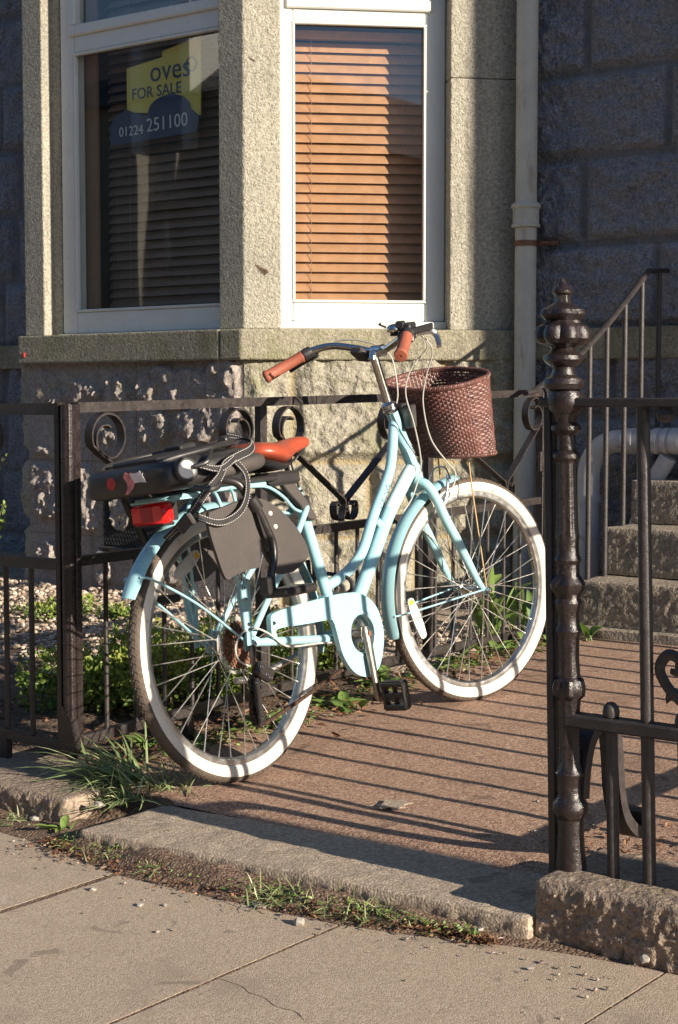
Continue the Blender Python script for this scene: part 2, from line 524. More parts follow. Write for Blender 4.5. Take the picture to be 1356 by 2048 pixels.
MT['grey_plastic'] = paint('grey_plastic', (0.062, 0.052, 0.048), 0.58, 0.12, 12, bump=0.0006, bscale=600, dirt=((0.15, 0.13, 0.11), 210, 0.60))
MT['black_metal'] = paint('black_metal', (0.028, 0.025, 0.024), 0.3, 0.1, 12, dirt=((0.10, 0.08, 0.065), 40, 0.7))
MT['rubber'] = paint('black_rubber', (0.03, 0.028, 0.027), 0.7, 0.1)
MT['rust'] = paint('rusty_steel', (0.20, 0.10, 0.06), 0.6, 0.35, 70, metal=0.25, bump=0.0006, bscale=400)
MT['chain'] = paint('dirty_chain', (0.075, 0.042, 0.028), 0.5, 0.4, 90, metal=0.4)
MT['saddle'] = paint('saddle_leather', (0.36, 0.066, 0.032), 0.36, 0.1, 14, bump=0.0003, bscale=500)
MT['grip'] = paint('grip_rubber', (0.33, 0.095, 0.055), 0.62, 0.08, 30, bump=0.0006, bscale=260)
MT['wicker'] = paint('wicker', (0.128, 0.053, 0.043), 0.45, 0.4, 22)
MT['brass'] = paint('dull_brass', (0.44, 0.30, 0.16), 0.4, 0.1, 12, metal=0.9)
MT['red_lens'] = paint('red_lens', (0.85, 0.016, 0.016), 0.14, 0.1, 40, bump=0.002, bscale=160, **{'Transmission Weight': 0.15, 'Coat Weight': 0.6})
MT['clear_lens'] = paint('clear_lens', (0.62, 0.62, 0.58), 0.2, 0.08, 60, bump=0.002, bscale=240)
MT['yellow_label'] = paint('yellow_label', (0.72, 0.42, 0.02), 0.4, 0.05)
MT['cable'] = paint('cable_housing', (0.50, 0.49, 0.45), 0.3, 0.06)
MT['clear_disc'] = NT('clear_disc').out((0.75, 0.72, 0.66), 0.12, 0.0, None, **{'Transmission Weight': 0.0, 'Alpha': 0.28})
MT['webbing'] = paint('webbing', (0.022, 0.02, 0.021), 0.75, 0.2, 60, bump=0.0008, bscale=700)
MT['stitch'] = paint('stitch', (0.52, 0.50, 0.47), 0.6, 0.05)
MT['white_plastic'] = paint('white_plastic', (0.72, 0.67, 0.60), 0.35, 0.04)
MT['red_plastic'] = paint('red_plastic', (0.40, 0.03, 0.03), 0.4, 0.06)
MT['sticker'] = paint('sticker', (0.66, 0.60, 0.60), 0.4, 0.2, 40)
MT['sticker_pink'] = paint('sticker_pink', (0.60, 0.20, 0.20), 0.4, 0.4, 90)
MT['sign_yellow'] = paint('sign_yellow', (0.74, 0.61, 0.12), 0.5, 0.03)
MT['sign_blue'] = paint('sign_blue', (0.035, 0.055, 0.125), 0.5, 0.05)
MT['sign_white'] = paint('sign_white', (0.68, 0.68, 0.66), 0.5, 0.03)
MT['slate'] = paint('slate', (0.07, 0.072, 0.08), 0.6, 0.2, 20)
MT['vent_dark'] = paint('vent_iron', (0.05, 0.05, 0.05), 0.6, 0.15)
MT['grit'] = leaf_mat('grit', (0.12, 0.09, 0.07), (0.24, 0.19, 0.15), (0.46, 0.40, 0.34), 0.0)
MT['pebble'] = leaf_mat('pebble', (0.20, 0.14, 0.105), (0.40, 0.31, 0.235), (0.66, 0.56, 0.45), 0.0)
MT['chip'] = paint('stone_chip', (0.36, 0.33, 0.29), 0.8, 0.2, 40)
# ================================================================== GROUND
PSL, PY0 = 0.0365, 3.103
def pz(y):
    return PSL * (np.asarray(y, float) - PY0)

def sheet(name, mat, x0, x1, y0, y1, nx, ny, zf, kind='structure'):
    X, Y = np.meshgrid(np.linspace(x0, x1, nx), np.linspace(y0, y1, ny), indexing='ij')
    Z = zf(X, Y)
    mb = MB(); mb.grid(np.stack([X, Y, Z], -1))
    return tag(mb.build(name, mat, smooth=80, fix=False), kind=kind)

def flat(z):
    return lambda X, Y: np.full(X.shape, z)

sheet('ground', MT['soil'], -60, 60, -60, 60, 3, 3, flat(-0.24))
sheet('path', MT['path'], -3.04, 3.0, 2.872, 5.47, 130, 120,
      lambda X, Y: pz(Y) + 0.006 * (fbm(X * 4, Y * 4, 3) - 0.5) - 0.016 * sstep(2.95, 2.88, Y))
sheet('soil_bed', MT['soil'], -8.0, -2.97, 2.96, 4.35, 130, 60,
      lambda X, Y: pz(Y) - 0.005 + 0.05 * (fbm(X * 6, Y * 6, 5) - 0.5) - 0.02 * sstep(-3.06, -2.98, X) + 0.01 * sstep(-3.1, -3.4, X))
sheet('gravel', MT['gravel_base'], -9.0, -3.0, 3.70, 6.3, 130, 80,
      lambda X, Y: pz(Y) + 0.004 + 0.03 * (fbm(X * 3, Y * 3, 9) - 0.5) - 0.03 * sstep(3.9, 3.7, Y) - 0.05 * sstep(-3.5, -3.15, X) * sstep(4.9, 4.5, Y) - 0.02 * sstep(-3.2, -3.0, X))

edge_x = [-8, -3.08, -2.75, -2.487, -2.1, -1.893, -1.70, -1.5, -1.262, -0.64, 3]
edge_y = [2.57, 2.57, 2.53, 2.475, 2.485, 2.50, 2.55, 2.615, 2.648, 2.650, 2.65]
# pavement: granite-concrete slabs with open joints
mb = MB()
xs = [-7.3, -6.7, -6.1, -5.5, -4.9, -4.3, -3.67, -3.08, -2.487, -1.893, -1.262, -0.64, 0.0, 0.62, 1.24, 1.86, 2.5]
ys = [(2.52, 1.60), (1.592, 0.70), (0.692, -0.2), (-0.208, -1.1), (-1.108, -1.75)]
for i in range(len(xs) - 1):
    for j, (ya, yb) in enumerate(ys):
        ga = 0.003; gb = 0.003
        if j == 0 and i == 7: gb = 0.016
        if j == 0 and i == 8: ga = 0.004
        if j == 0 and i == 8: gb = 0.0045
        if j == 0 and i == 9: ga = 0.0045
        z = -0.07 + random.uniform(-0.0001, 0.0004)
        x0, x1 = xs[i] + ga, xs[i + 1] - gb
        top = [(x1, ya), (x0, ya)]
        if j == 0:
            top = [(x, float(np.interp(x, edge_x, edge_y)) + 0.012 * (float(vnoise(x * 14, 1.0, 5)) - 0.5)) for x in np.linspace(x1, x0, 24)]
        side = []
        if j == 0:
            yy = np.linspace(yb + 0.003, ya - 0.03, 30)[1:-1]
            wr = 0.0022 * (vnoise(yy * 22, 0 * yy + i * 3.1, 8) - 0.5) + 0.003 * np.maximum(0, vnoise(yy * 60, 0 * yy + i, 9) - 0.75)
            wl = 0.0022 * (vnoise(yy * 22, 0 * yy + i * 5.3, 12) - 0.5) + 0.003 * np.maximum(0, vnoise(yy * 60, 0 * yy + i, 19) - 0.75)
            side = [(x1 - float(w) , float(y)) for w, y in zip(wr, yy)]
            top = top + [(x0 + float(w), float(y)) for w, y in list(zip(wl, yy))[::-1]]
        mb.prism([(x0, yb + 0.003), (x1, yb + 0.003)] + side + top, (0, 0, -0.13), (1, 0, 0), (0, 1, 0), (0, 0, 1), 0.13 + z)
tag(mb.build('pavement', MT['slab'], smooth=30), kind='structure')
def gut_z(X, Y):
    d = Y - np.interp(X, edge_x, edge_y)
    rise = np.interp(X, [-8, -2.9, -2.7, -2.0, -1.6, 3], [0.35, 0.35, 1.2, 1.1, 0.5, 0.2])
    return -0.0706 + (0.046 * fbm(X * 9, Y * 9, 21) + 0.004) * sstep(-0.012, 0.07, d) * rise + 0.0004 * (fbm(X * 40, Y * 40, 8) - 0.6)
sheet('gutter_soil', MT['gutter_dirt'], -8, 3, 1.5, 2.72, 700, 140, gut_z)
sheet('soil_verge', MT['soil'], -2.93, -2.60, 2.655, 3.06, 60, 60,
      lambda X, Y: -0.040 + 0.035 * fbm(X * 14, Y * 14, 6) - 0.06 * sstep(2.82, 2.70, Y) - 0.012 * sstep(-2.68, -2.60, X) - 0.02 * sstep(2.96, 3.05, Y))
mb = MB()
crk = spline([(-1.885, 2.13, 0), (-1.83, 2.125, 0), (-1.80, 2.11, 0), (-1.765, 2.108, 0), (-1.72, 2.088, 0), (-1.68, 2.090, 0), (-1.645, 2.07, 0)], 6)
w_ = 0.0004 + 0.0011 * vnoise(np.arange(len(crk)) * 0.7, np.zeros(len(crk)), 3)
mb.grid(np.stack([crk + np.stack([0 * w_, w_, 0 * w_ - 0.0693], -1), crk - np.stack([0 * w_, w_, 0 * w_ + 0.0693], -1)], 1))
tag(mb.build('pavement_crack', MT['gutter_dirt'], smooth=0), kind='structure')
mb = MB()
pa = np.linspace(0, 2 * math.pi, 40, endpoint=False)
pr = 0.6 + 0.8 * vnoise(pa * 2.2, 0 * pa, 4)
mb.prism([(-2.19 + 0.035 * r * math.cos(a), 3.105 + 0.045 * r * math.sin(a)) for a, r in zip(pa, pr)], (0, 0, 0.0035), (1, 0, 0), (0, 1, 0), (0, 0, 1), 0.0025)
tag(mb.build('path_patch', MT['threshold'], smooth=0), kind='structure')
sheet('road', MT['road'], -40, 40, -9.0, -1.9, 3, 3, flat(-0.20))
mb = MB(); mb.box((-40, -1.9, -0.23), (40, -1.76, -0.075), 0.01)
tag(mb.build('road_kerb', MT['granite_kerb']), kind='structure')
mb = MB(); mb.box((-40, -11.6, -0.23), (40, -9.0, -0.08), 0.01)
tag(mb.build('far_pavement', MT['slab']), kind='structure')

# ------------------------------------------------------------------ cut stones
def vec_noise(P, sc, seed):
    x, y, z = P[:, 0] * sc, P[:, 1] * sc, P[:, 2] * sc
    return np.stack([fbm(y + 3.1 * seed, z + 0.37 * x, seed, 3), fbm(x + 1.7 * seed, z + 0.41 * y, seed + 5, 3), fbm(x + 0.33 * z, y + 2.3 * seed, seed + 9, 3)], -1) - 0.5

def rough_block(mb, lo, hi, res, r, amp, sc, seed, face_amp=None):
    lo = V(*lo); hi = V(*hi)
    for ax in range(3):
        o1, o2 = [i for i in range(3) if i != ax]
        n1 = max(2, int((hi - lo)[o1] / res) + 1); n2 = max(2, int((hi - lo)[o2] / res) + 1)
        A, B = np.meshgrid(np.linspace(lo[o1], hi[o1], n1), np.linspace(lo[o2], hi[o2], n2), indexing='ij')
        for k in (0, 1):
            P = np.zeros(A.shape + (3,))
            P[..., o1] = A; P[..., o2] = B; P[..., ax] = (lo, hi)[k][ax]
            Q = P.reshape(-1, 3)
            I = np.clip(Q, lo + r, hi - r)
            D = Q - I; L = np.linalg.norm(D, axis=1)[:, None] + 1e-9
            Q2 = I + D / L * r
            d = vec_noise(Q, sc, seed) * amp * 2
            if face_amp and (ax, k) in face_amp:
                fa, fs = face_amp[(ax, k)]
                e = np.minimum(np.minimum(A - lo[o1], hi[o1] - A), np.minimum(B - lo[o2], hi[o2] - B)).reshape(-1)
                h = (fbm(A.reshape(-1) * fs, B.reshape(-1) * fs, seed + 31, 4, 0.6) - 0.35) * fa * 2 * sstep(0.0, 0.02, e)
                d[:, ax] += h * (1 if k else -1)
            mb.grid((Q2 + d).reshape(P.shape))
    return mb

def stone(name, label, cat, lo, hi, mat, res=0.02, r=0.012, amp=0.004, sc=14, seed=1, face_amp=None, group=None, shear=0.0):
    L = V((lo[0] + hi[0]) / 2, (lo[1] + hi[1]) / 2, lo[2])
    mb = MB(fn=lambda v: v - L + np.stack([0 * v[:, 0], shear * (v[:, 0] - L[0]), 0 * v[:, 0]], -1))
    rough_block(mb, lo, hi, res, r, amp, sc, seed, face_amp)
    o = mb.build(name, mat, smooth=50)
    o.location = L
    return tag(o, label, cat, group)

stone('threshold_stone', 'long flat granite threshold slab across the open gateway, low in front of the bicycle', 'doorstep',
      (-2.70, 2.595, -0.14), (-1.543, 2.892, -0.022), MT['threshold'], 0.009, 0.008, 0.0030, 18, 3, {(1, 0): (0.006, 70), (2, 1): (0.002, 22)}, shear=0.06)
stone('plinth_stone', 'thick rough faced granite kerb stone carrying the ornate gate post at lower right', 'kerb stone',
      (-1.545, 2.652, -0.14), (-0.30, 2.93, 0.05), MT['granite_kerb'], 0.0055, 0.012, 0.004, 9, 5, {(1, 0): (0.0115, 62), (0, 0): (0.006, 50), (2, 1): (0.0035, 26)}, 'stones under the street railings')
stone('plinth_stone', 'rough granite kerb stone continuing right beyond the ornate post, mostly out of the frame', 'kerb stone',
      (-0.29, 2.665, -0.14), (2.6, 2.93, 0.05), MT['granite_kerb'], 0.04, 0.016, 0.004, 12, 6, {(1, 0): (0.016, 26)}, 'stones under the street railings')
stone('plinth_stone', 'low worn granite kerb stone at lower left under the street fence', 'kerb stone',
      (-4.1, 2.672, -0.14), (-2.862, 2.99, 0.002), MT['granite_kerb'], 0.007, 0.012, 0.003, 10, 8, {(1, 0): (0.009, 60), (0, 1): (0.003, 25)}, 'stones under the street railings')

# ================================================================== GRANITE HOUSE
HL = V(-4.5, 6.12, 0.0)
house = thing('granite_house', 'grey granite house with a canted bay window, sunlit on its angled side', 'house', HL)
def HB(): return MB(fn=lambda v: v - HL)
C0 = V(-4.482, 5.24, 0); CU = V(0.70711, 0.70711, 0); CN = V(0.70711, -0.70711, 0)
L0 = V(-5.83, 5.24, 0); LU = V(-0.70711, 0.70711, 0)
YF = 6.12
CW = (YF - 5.24) * math.sqrt(2)
ZS0, ZS1 = 1.137, 1.268

def wall(mb, p0, u, n, W, z0, z1, res, fn):
    nu = max(2, int(W / res) + 1); nz = max(2, int((z1 - z0) / res) + 1)
    U, Z = np.meshgrid(np.linspace(0, W, nu), np.linspace(z0, z1, nz), indexing='ij')
    d, m = fn(U, Z)
    P = p0[None, None] + U[..., None] * u + Z[..., None] * V(0, 0, 1) + d[..., None] * n
    mb.grid(P, m)

def joints(U, Z, rows, W):
    """rows: [(z0,z1,[u joints])]; distance to nearest joint/edge"""
    D = np.full(U.shape, 9.0)
    for (za, zb, js) in rows:
        ins = (Z >= za) & (Z <= zb)
        d = np.minimum(Z - za, zb - Z)
        for j in list(js):
            d = np.minimum(d, np.abs(U - j))
        D = np.where(ins, np.minimum(D, d), D)
    return D

def fn_front(U, Z):
    rows = [(-0.2, 0.341, [0.42, 1.0]), (0.341, 0.685, [0.49, 1.05]), (0.685, 1.2, [0.708])]
    wob = 0.004 * (fbm(U * 12, Z * 12, 2) - 0.5)
    D = joints(U + wob, Z + wob, rows, 1.35)
    E = np.minimum(U, 1.348 - U)
    n1 = fbm(U * 9 + 1.3, Z * 7 + 0.2, 77, 4, 0.6)
    g = np.zeros(U.shape)
    for (cu, cz, ru, rz) in ((.13, 1.03, .05, .07), (.20, .98, .03, .03), (.36, 1.00, .09, .05), (.60, 1.0, .05, .07), (.92, 1.02, .20, .07), (1.22, 1.0, .09, .13), (1.10, .86, .1, .06), (.82, .84, .07, .08), (.53, .77, .08, .07), (.95, .62, .10, .08), (.10, .58, .06, .14), (.16, .50, .06, .08), (.37, .53, .07, .11), (.41, .40, .05, .06), (1.2, .55, .08, .09), (.62, .46, .05, .07), (.12, .24, .04, .06), (.5, .2, .06, .07), (.9, .22, .1, .06), (.28, .16, .04, .05)):
        g = np.maximum(g, np.exp(-(((U - cu) / ru) ** 2 + ((Z - cz) / rz) ** 2) * 0.45))
    k = sstep(0.50, 0.56, 0.80 * g + 0.40 * n1 - 0.09) * sstep(0.012, 0.04, D) * sstep(0.0, 0.04, E)
    k2 = sstep(0.50, 0.60, fbm(U * 22, Z * 16, 12, 3))
    rug = fbm(U * 26, Z * 20, 5, 4, 0.62)
    d = k * (0.010 + 0.050 * rug * (0.6 + 0.4 * k2)) + 0.0025 * (fbm(U * 5, Z * 5, 31) - 0.5)
    j = 1 - sstep(0.003, 0.0065, D)
    return np.maximum(d, -0.004) - 0.003 * j, j

def fn_cant(U, Z):
    rows = [(-0.2, 0.376, [0.16, 0.74]), (0.376, 0.700, [0.055, 0.534, 1.02]), (0.700, 1.2, [0.207, 0.86])]
    wob = 0.010 * (fbm(U * 7, Z * 7, 2) - 0.5)
    D = joints(U + wob, Z + wob * 1.2, rows, 1.25)
    k = sstep(0.010, 0.05, D) * sstep(0.0, 0.05, U) * sstep(0.0, 0.04, 1.2 - U)
    big = fbm(U * 5.5, Z * 5.5, 41, 3, 0.5)
    n2 = fbm(U * 17, Z * 14, 43, 5, 0.62)
    rid = 1 - np.abs(2 * fbm(U * 9, Z * 8, 55, 3) - 1)
    n3 = fbm(U * 34 + Z * 9, Z * 30 - U * 9, 47, 4, 0.6)
    ang = np.abs(fbm(U * 6 + 2.2 * Z, Z * 5 - 1.4 * U, 61, 3) - 0.5) * 2
    d = k * (0.006 + 0.030 * big + 0.030 * (n2 - 0.4) + 0.034 * (0.35 - ang) + 0.016 * (rid - 0.7) + 0.016 * (n3 - 0.5))
    j = 1 - sstep(0.007, 0.012, D)
    return d - 0.004 * j, j

def fn_facade(off, seed):
    def fn(U, Z):
        rws = [(-0.2, 0.22), (0.22, 0.57), (0.57, 0.90), (0.90, 1.27), (1.27, 1.625), (1.625, 1.985), (1.985, 2.336), (2.336, 2.70), (2.70, 3.06), (3.06, 3.4)]
        spec = {4: [-3.0], 5: [-3.344, -2.55], 6: [-2.961], 7: [-3.331, -2.6], 3: [-3.2, -2.6], 2: [-2.95], 1: [-3.3]}
        rnd = random.Random(seed)
        rows = []
        for i, (a, b) in enumerate(rws):
            js = [s - off for s in spec.get(i, [])]
            x = -2.0 + rnd.uniform(0, 0.5)
            while x < 4: js.append(x - off); x += rnd.uniform(0.55, 0.85)
            x = -6.75 - rnd.uniform(0.0, 0.4)
            while x > -10: js.append(x - off); x -= rnd.uniform(0.5, 0.8)
            rows.append((a, b, js))
        wob = 0.010 * (fbm(U * 6, Z * 6, seed) - 0.5)
        D = joints(U + wob, Z + wob, rows, 9)
        k = sstep(0.012, 0.040, D)
        d = k * (0.003 + 0.028 * fbm(U * 6, Z * 6, seed + 1, 3) + 0.052 * (fbm(U * 15 + Z * 6, Z * 15 - U * 6, seed + 2, 5, 0.62) - 0.4))
        j = 1 - sstep(0.012, 0.018, D)
        return d - 0.003 * j, j
    return fn

mb = HB(); wall(mb, L0, V(1, 0, 0), V(0, -1, 0), 1.348, -0.15, ZS0 + 0.01, 0.0075, fn_front)
mb.build('bay_front_wall', MT['granite_rock_grey'], house, smooth=60, fix=False)
mb = HB(); wall(mb, C0, CU, CN, CW, -0.15, ZS0 + 0.01, 0.0075, fn_cant)
mb.build('bay_angled_wall', MT['granite_rock'], house, smooth=60, fix=False)
mb = HB(); wall(mb, L0 + LU * CW, -LU, V(-0.70711, -0.70711, 0), CW, -0.15, ZS0 + 0.01, 0.03, fn_cant)
mb.build('bay_angled_wall', MT['granite_rock'], house, smooth=60, fix=False)
mb = HB()
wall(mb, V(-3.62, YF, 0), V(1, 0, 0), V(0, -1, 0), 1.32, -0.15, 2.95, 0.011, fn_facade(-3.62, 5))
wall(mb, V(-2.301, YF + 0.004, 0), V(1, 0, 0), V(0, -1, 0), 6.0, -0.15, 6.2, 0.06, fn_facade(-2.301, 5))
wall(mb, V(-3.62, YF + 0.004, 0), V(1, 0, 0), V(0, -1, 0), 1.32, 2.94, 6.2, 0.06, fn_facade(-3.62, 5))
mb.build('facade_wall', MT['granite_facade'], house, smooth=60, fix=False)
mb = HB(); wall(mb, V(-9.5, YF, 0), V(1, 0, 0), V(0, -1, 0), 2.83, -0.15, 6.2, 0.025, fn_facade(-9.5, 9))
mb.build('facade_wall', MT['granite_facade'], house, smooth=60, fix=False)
mb = HB()
mb.box((-3.60, YF - 0.045, 1.139), (3.7, YF + 0.05, 1.270)); mb.box((-9.5, YF - 0.045, 1.139), (-6.70, YF + 0.05, 1.270))
o = mb.build('facade_sill_course', MT['granite_sill'], house, smooth=0)
md = o.modifiers.new('b', 'BEVEL'); md.width = 0.008; md.segments = 2

mb = HB(); mb.box((0.9, 5.74, -0.2), (1.7, YF, 5.2)); mb.build('porch_wall', MT['granite_facade'], house, smooth=0)

def offp(p):
    return [(-5.83 - CW * 0.70711 - 0.70711 * p, YF - 0.70711 * p), (-5.83 - 0.4142 * p, 5.24 - p), (-4.482 + 0.4142 * p, 5.24 - p), (-4.482 + CW * 0.70711 + 0.70711 * p, YF - 0.70711 * p)]
oa = offp(0.045)
mb = HB()
mb.prism([oa[0], oa[1], (-4.586, 5.195), (-4.586, YF)], (0, 0, ZS0), (1, 0, 0), (0, 1, 0), (0, 0, 1), ZS1 - ZS0)
mb.prism([(-4.583, 5.195), oa[2], oa[3], (-4.583, YF)], (0, 0, ZS0), (1, 0, 0), (0, 1, 0), (0, 0, 1), ZS1 - ZS0)
o = mb.build('bay_sill_course', MT['granite_sill'], house, smooth=0)
md = o.modifiers.new('b', 'BEVEL'); md.width = 0.009; md.segments = 3
mb = HB(); mb.box((-5.812, 5.186, 1.168), (-5.798, 5.197, 1.190), 0.003)
mb.build('wall_clip', MT['red_plastic'], house)

# piers of dressed granite
def cpt(u, dep=0.0):
    p = C0 + CU * u - CN * dep
    return (p[0], p[1])
def lpt(u, dep=0.0):
    p = L0 + LU * u + V(0.70711, 0.70711, 0) * dep
    return (p[0], p[1])
ZT = 3.35
UL, UR = 0.158, 0.887
def pier(outline, z0, z1):
    mb = HB(); mb.prism(outline, (0, 0, z0), (1, 0, 0), (0, 1, 0), (0, 0, 1), z1 - z0)
    o = mb.build('bay_pier', MT['granite_dressed'], house, smooth=0)
    md = o.modifiers.new('b', 'BEVEL'); md.width = 0.006; md.segments = 2
    return o
pier([(-4.622, 5.24), (-4.482, 5.24), cpt(UL), cpt(UL, 0.16), (-4.622, 5.40)], ZS1 + 0.001, ZT)
pier([cpt(UR), cpt(CW - 0.01), cpt(CW - 0.01, 0.2), cpt(UR, 0.2)], ZS1 + 0.001, 2.339)
pier([cpt(UR, 0.002), cpt(CW - 0.01, 0.002), cpt(CW - 0.01, 0.2), cpt(UR, 0.2)], 2.342, ZT)
pier([lpt(UL), (-5.845, 5.24), (-5.713, 5.24), (-5.713, 5.304), (-5.662, 5.304), (-5.662, 5.40), lpt(UL, 0.16)][::-1], ZS1 + 0.001, ZT)
pier([lpt(CW - 0.01), lpt(UR), lpt(UR, 0.2), lpt(CW - 0.01, 0.2)], ZS1 + 0.001, ZT)
def pier_mark(u, z, ol):
    m_ = HB(); m_.prism([(u + a, z + b) for a, b in ol], tuple(C0 + CN * 0.0005), tuple(CU), (0, 0, 1), tuple(CN), 0.001)
    m_.build('stain', MT['soil'], house, smooth=0)
pier_mark(0.075, 1.515, [(-0.028, 0.022), (-0.018, 0.024), (0.0, 0.012), (0.022, 0.004), (0.030, -0.008), (0.022, -0.012), (0.012, -0.022), (0.004, -0.014), (-0.012, 0.004)])
pier_mark(0.040, 2.39, [(-0.016, 0.012), (-0.006, 0.008), (0.010, 0.0), (0.012, -0.007), (0.0, -0.004), (-0.012, 0.004)])
mb = HB(); oo = offp(0.0)
mb.prism(oo, (0, 0, ZT), (1, 0, 0), (0, 1, 0), (0, 0, 1), 0.45)
mb.build('bay_lintel', MT['granite_dressed'], house, smooth=0)
mb = HB(); o3 = offp(0.12); mb.prism(o3, (0, 0, ZT + 0.45), (1, 0, 0), (0, 1, 0), (0, 0, 1), 0.12)
mb.build('bay_cornice', MT['granite_dressed'], house, smooth=0)
mb = HB(); mb.box((-6.7, YF, 3.8), (-3.6, YF + 0.2, 6.2)); mb.build('upper_wall', MT['granite_facade'], house, smooth=0)
mb = HB(); mb.prism([(5.8, 6.15), (12.4, 6.15), (9.1, 9.2)], (-9.6, 0, 0), (0, 1, 0), (0, 0, 1), (1, 0, 0), 13.4)
mb.build('roof', MT['slate'], house, smooth=0)
mb = HB()
mb.box((-6.75, 8.3, 0.2), (-3.5, 8.4, 3.6)); mb.box((-6.75, 6.15, 0.2), (-6.68, 8.3, 3.6)); mb.box((-3.59, 6.15, 0.2), (-3.5, 8.3, 3.6)); mb.box((-6.68, 6.14, 0.1), (-3.6, 8.3, 0.19)); mb.box((-6.75, 6.13, 3.34), (-3.5, 8.4, 3.6))
mb.build('room_wall', MT['room'], house, smooth=0)
mb = HB(); mb.box((-9.4, 12.2, -0.1), (3.7, 12.3, 6.2)); mb.box((3.6, 6.3, -0.1), (3.7, 12.2, 6.2)); mb.box((-9.5, 6.3, -0.1), (-9.4, 12.2, 6.2))
mb.build('back_wall', MT['granite_facade'], house, smooth=0)

# windows: white frames, panes as children
def frame_bar(mb, o, ux, uy, un, x0, x1, z0, z1, d0, d1, bev=0.006):
    """bar in window plane; d0..d1 depth inward from plane"""
    lo = (x0, z0, d0); hi = (x1, z1, d1)
    t = MB(); t.box(lo, hi, bev)
    vs = np.vstack(t.v)
    mb.add(V(*o) + vs[:, :1] * ux + vs[:, 1:2] * V(0, 0, 1) + vs[:, 2:3] * un, t.f)

def window(o, ux, un, x0, x1, gx0, gx1, zb, zg0, zg1, zt, ztop, cill, dep=0.0):
    """un points inward"""
    mb = HB()
    B = lambda *a, **k: frame_bar(mb, o, ux, None, un, *a, **k)
    B(x0, gx0, zb, ztop, 0.0, 0.07); B(gx1, x1, zb, ztop, 0.0, 0.07)
    B(gx0, gx1, zb, zg0, 0.001, 0.069); B(gx0, gx1, zg1, zt, 0.001, 0.069)
    B(gx0, gx1, ztop - 0.06, ztop, 0.001, 0.069)
    # upper opening light stands proud
    B(gx0 - 0.03, gx1 + 0.03, zt - 0.004, zt + 0.045, -0.016, 0.05)
    B(gx0 - 0.03, gx0 + 0.02, zt + 0.045, ztop, -0.016, 0.05); B(gx1 - 0.02, gx1 + 0.03, zt + 0.045, ztop, -0.016, 0.05)
    f = mb.build('window_frame', MT['upvc'], house)
    b2 = HB()
    frame_bar(b2, o, ux, None, un, gx0 - 0.004, gx1 + 0.004, zg0 + 0.0, zg0 + 0.012, -0.004, 0.02, 0.003)
    frame_bar(b2, o, ux, None, un, gx0 - 0.004, gx1 + 0.004, zg1 - 0.012, zg1, -0.004, 0.02, 0.003)
    frame_bar(b2, o, ux, None, un, gx0 - 0.002, gx0 + 0.010, zg0 + 0.012, zg1 - 0.012, -0.004, 0.02, 0.003)
    frame_bar(b2, o, ux, None, un, gx1 - 0.010, gx1 + 0.002, zg0 + 0.012, zg1 - 0.012, -0.004, 0.02, 0.003)
    b2.build('glazing_bead', MT['upvc'], f)
    c = HB(); frame_bar(c, o, ux, None, un, x0 - 0.005, x1 + 0.004, cill, zb - 0.002, -0.035, 0.07, 0.006)
    c.build('cill', MT['upvc'], f)
    for (a, b) in ((zg0 + 0.01, zg1 - 0.01), (zt + 0.04, ztop - 0.03)):
        g = HB(); frame_bar(g, o, ux, None, un, gx0, gx1, a, b, 0.022, 0.026, 0)
        # single sheet: a pane
        g2 = HB(); P = V(*o); un_ = V(*un)
        q = [P + V(*ux) * x + V(0, 0, z) + un_ * 0.024 for x, z in ((gx0, a), (gx1, a), (gx1, b), (gx0, b))]
        g2.add(q, [(0, 1, 2, 3)])
        g2.build('pane', MT['glass'], f, smooth=0, fix=False)
    return f
wf = window((0, 5.308, 0), (1, 0, 0), (0, 1, 0), -5.660, -4.60, -5.568, -4.655, 1.276, 1.376, 2.566, 2.646, 3.34, 1.262)
CO = C0 - CN * 0.10
wc = window(tuple(CO), tuple(CU), tuple(-CN), 0.150, 0.886, 0.219, 0.798, 1.308, 1.388, 2.582, 2.637, 3.34, 1.272)
mb = HB(); mb.box((-5.64, 5.385, 1.30), (-5.50, 5.40, 3.3)); mb.box((-5.655, 5.39, 1.30), (-5.64, 5.52, 3.3)); mb.build('window_lining', MT['reveal_wood'], house, smooth=0)
mb = HB(); mb.prism([(-5.64, 5.42), (-4.55, 5.42), (-3.9, 6.05), (-6.4, 6.05)], (0, 0, 1.29), (1, 0, 0), (0, 1, 0), (0, 0, 1), 0.04); mb.build('window_board', MT['reveal_wood'], house, smooth=0)

# perforated iron vent in the bay wall
mb = HB(); mb.box((-5.325, 5.226, 0.300), (-4.925, 5.240, 0.550), 0.004); mb.box((-5.335, 5.205, 0.288), (-4.915, 5.240, 0.300), 0.003)
vf = mb.build('air_vent', MT['vent_dark'], house)
mb = HB()
for i in range(20):
    for j in range(12):
        x = -5.31 + i * 0.0195 + (0.0097 if j % 2 else 0); z = 0.315 + j * 0.0192
        if x < -4.935: mb.lathe([(0.0062, 0), (0.0078, 0.003), (0.0088, 0.0), (0.0078, -0.002)], (x, 5.2235, z), (0, -1, 0), 8, closed=True)
mb.build('grille', MT['vent_dark'], vf)

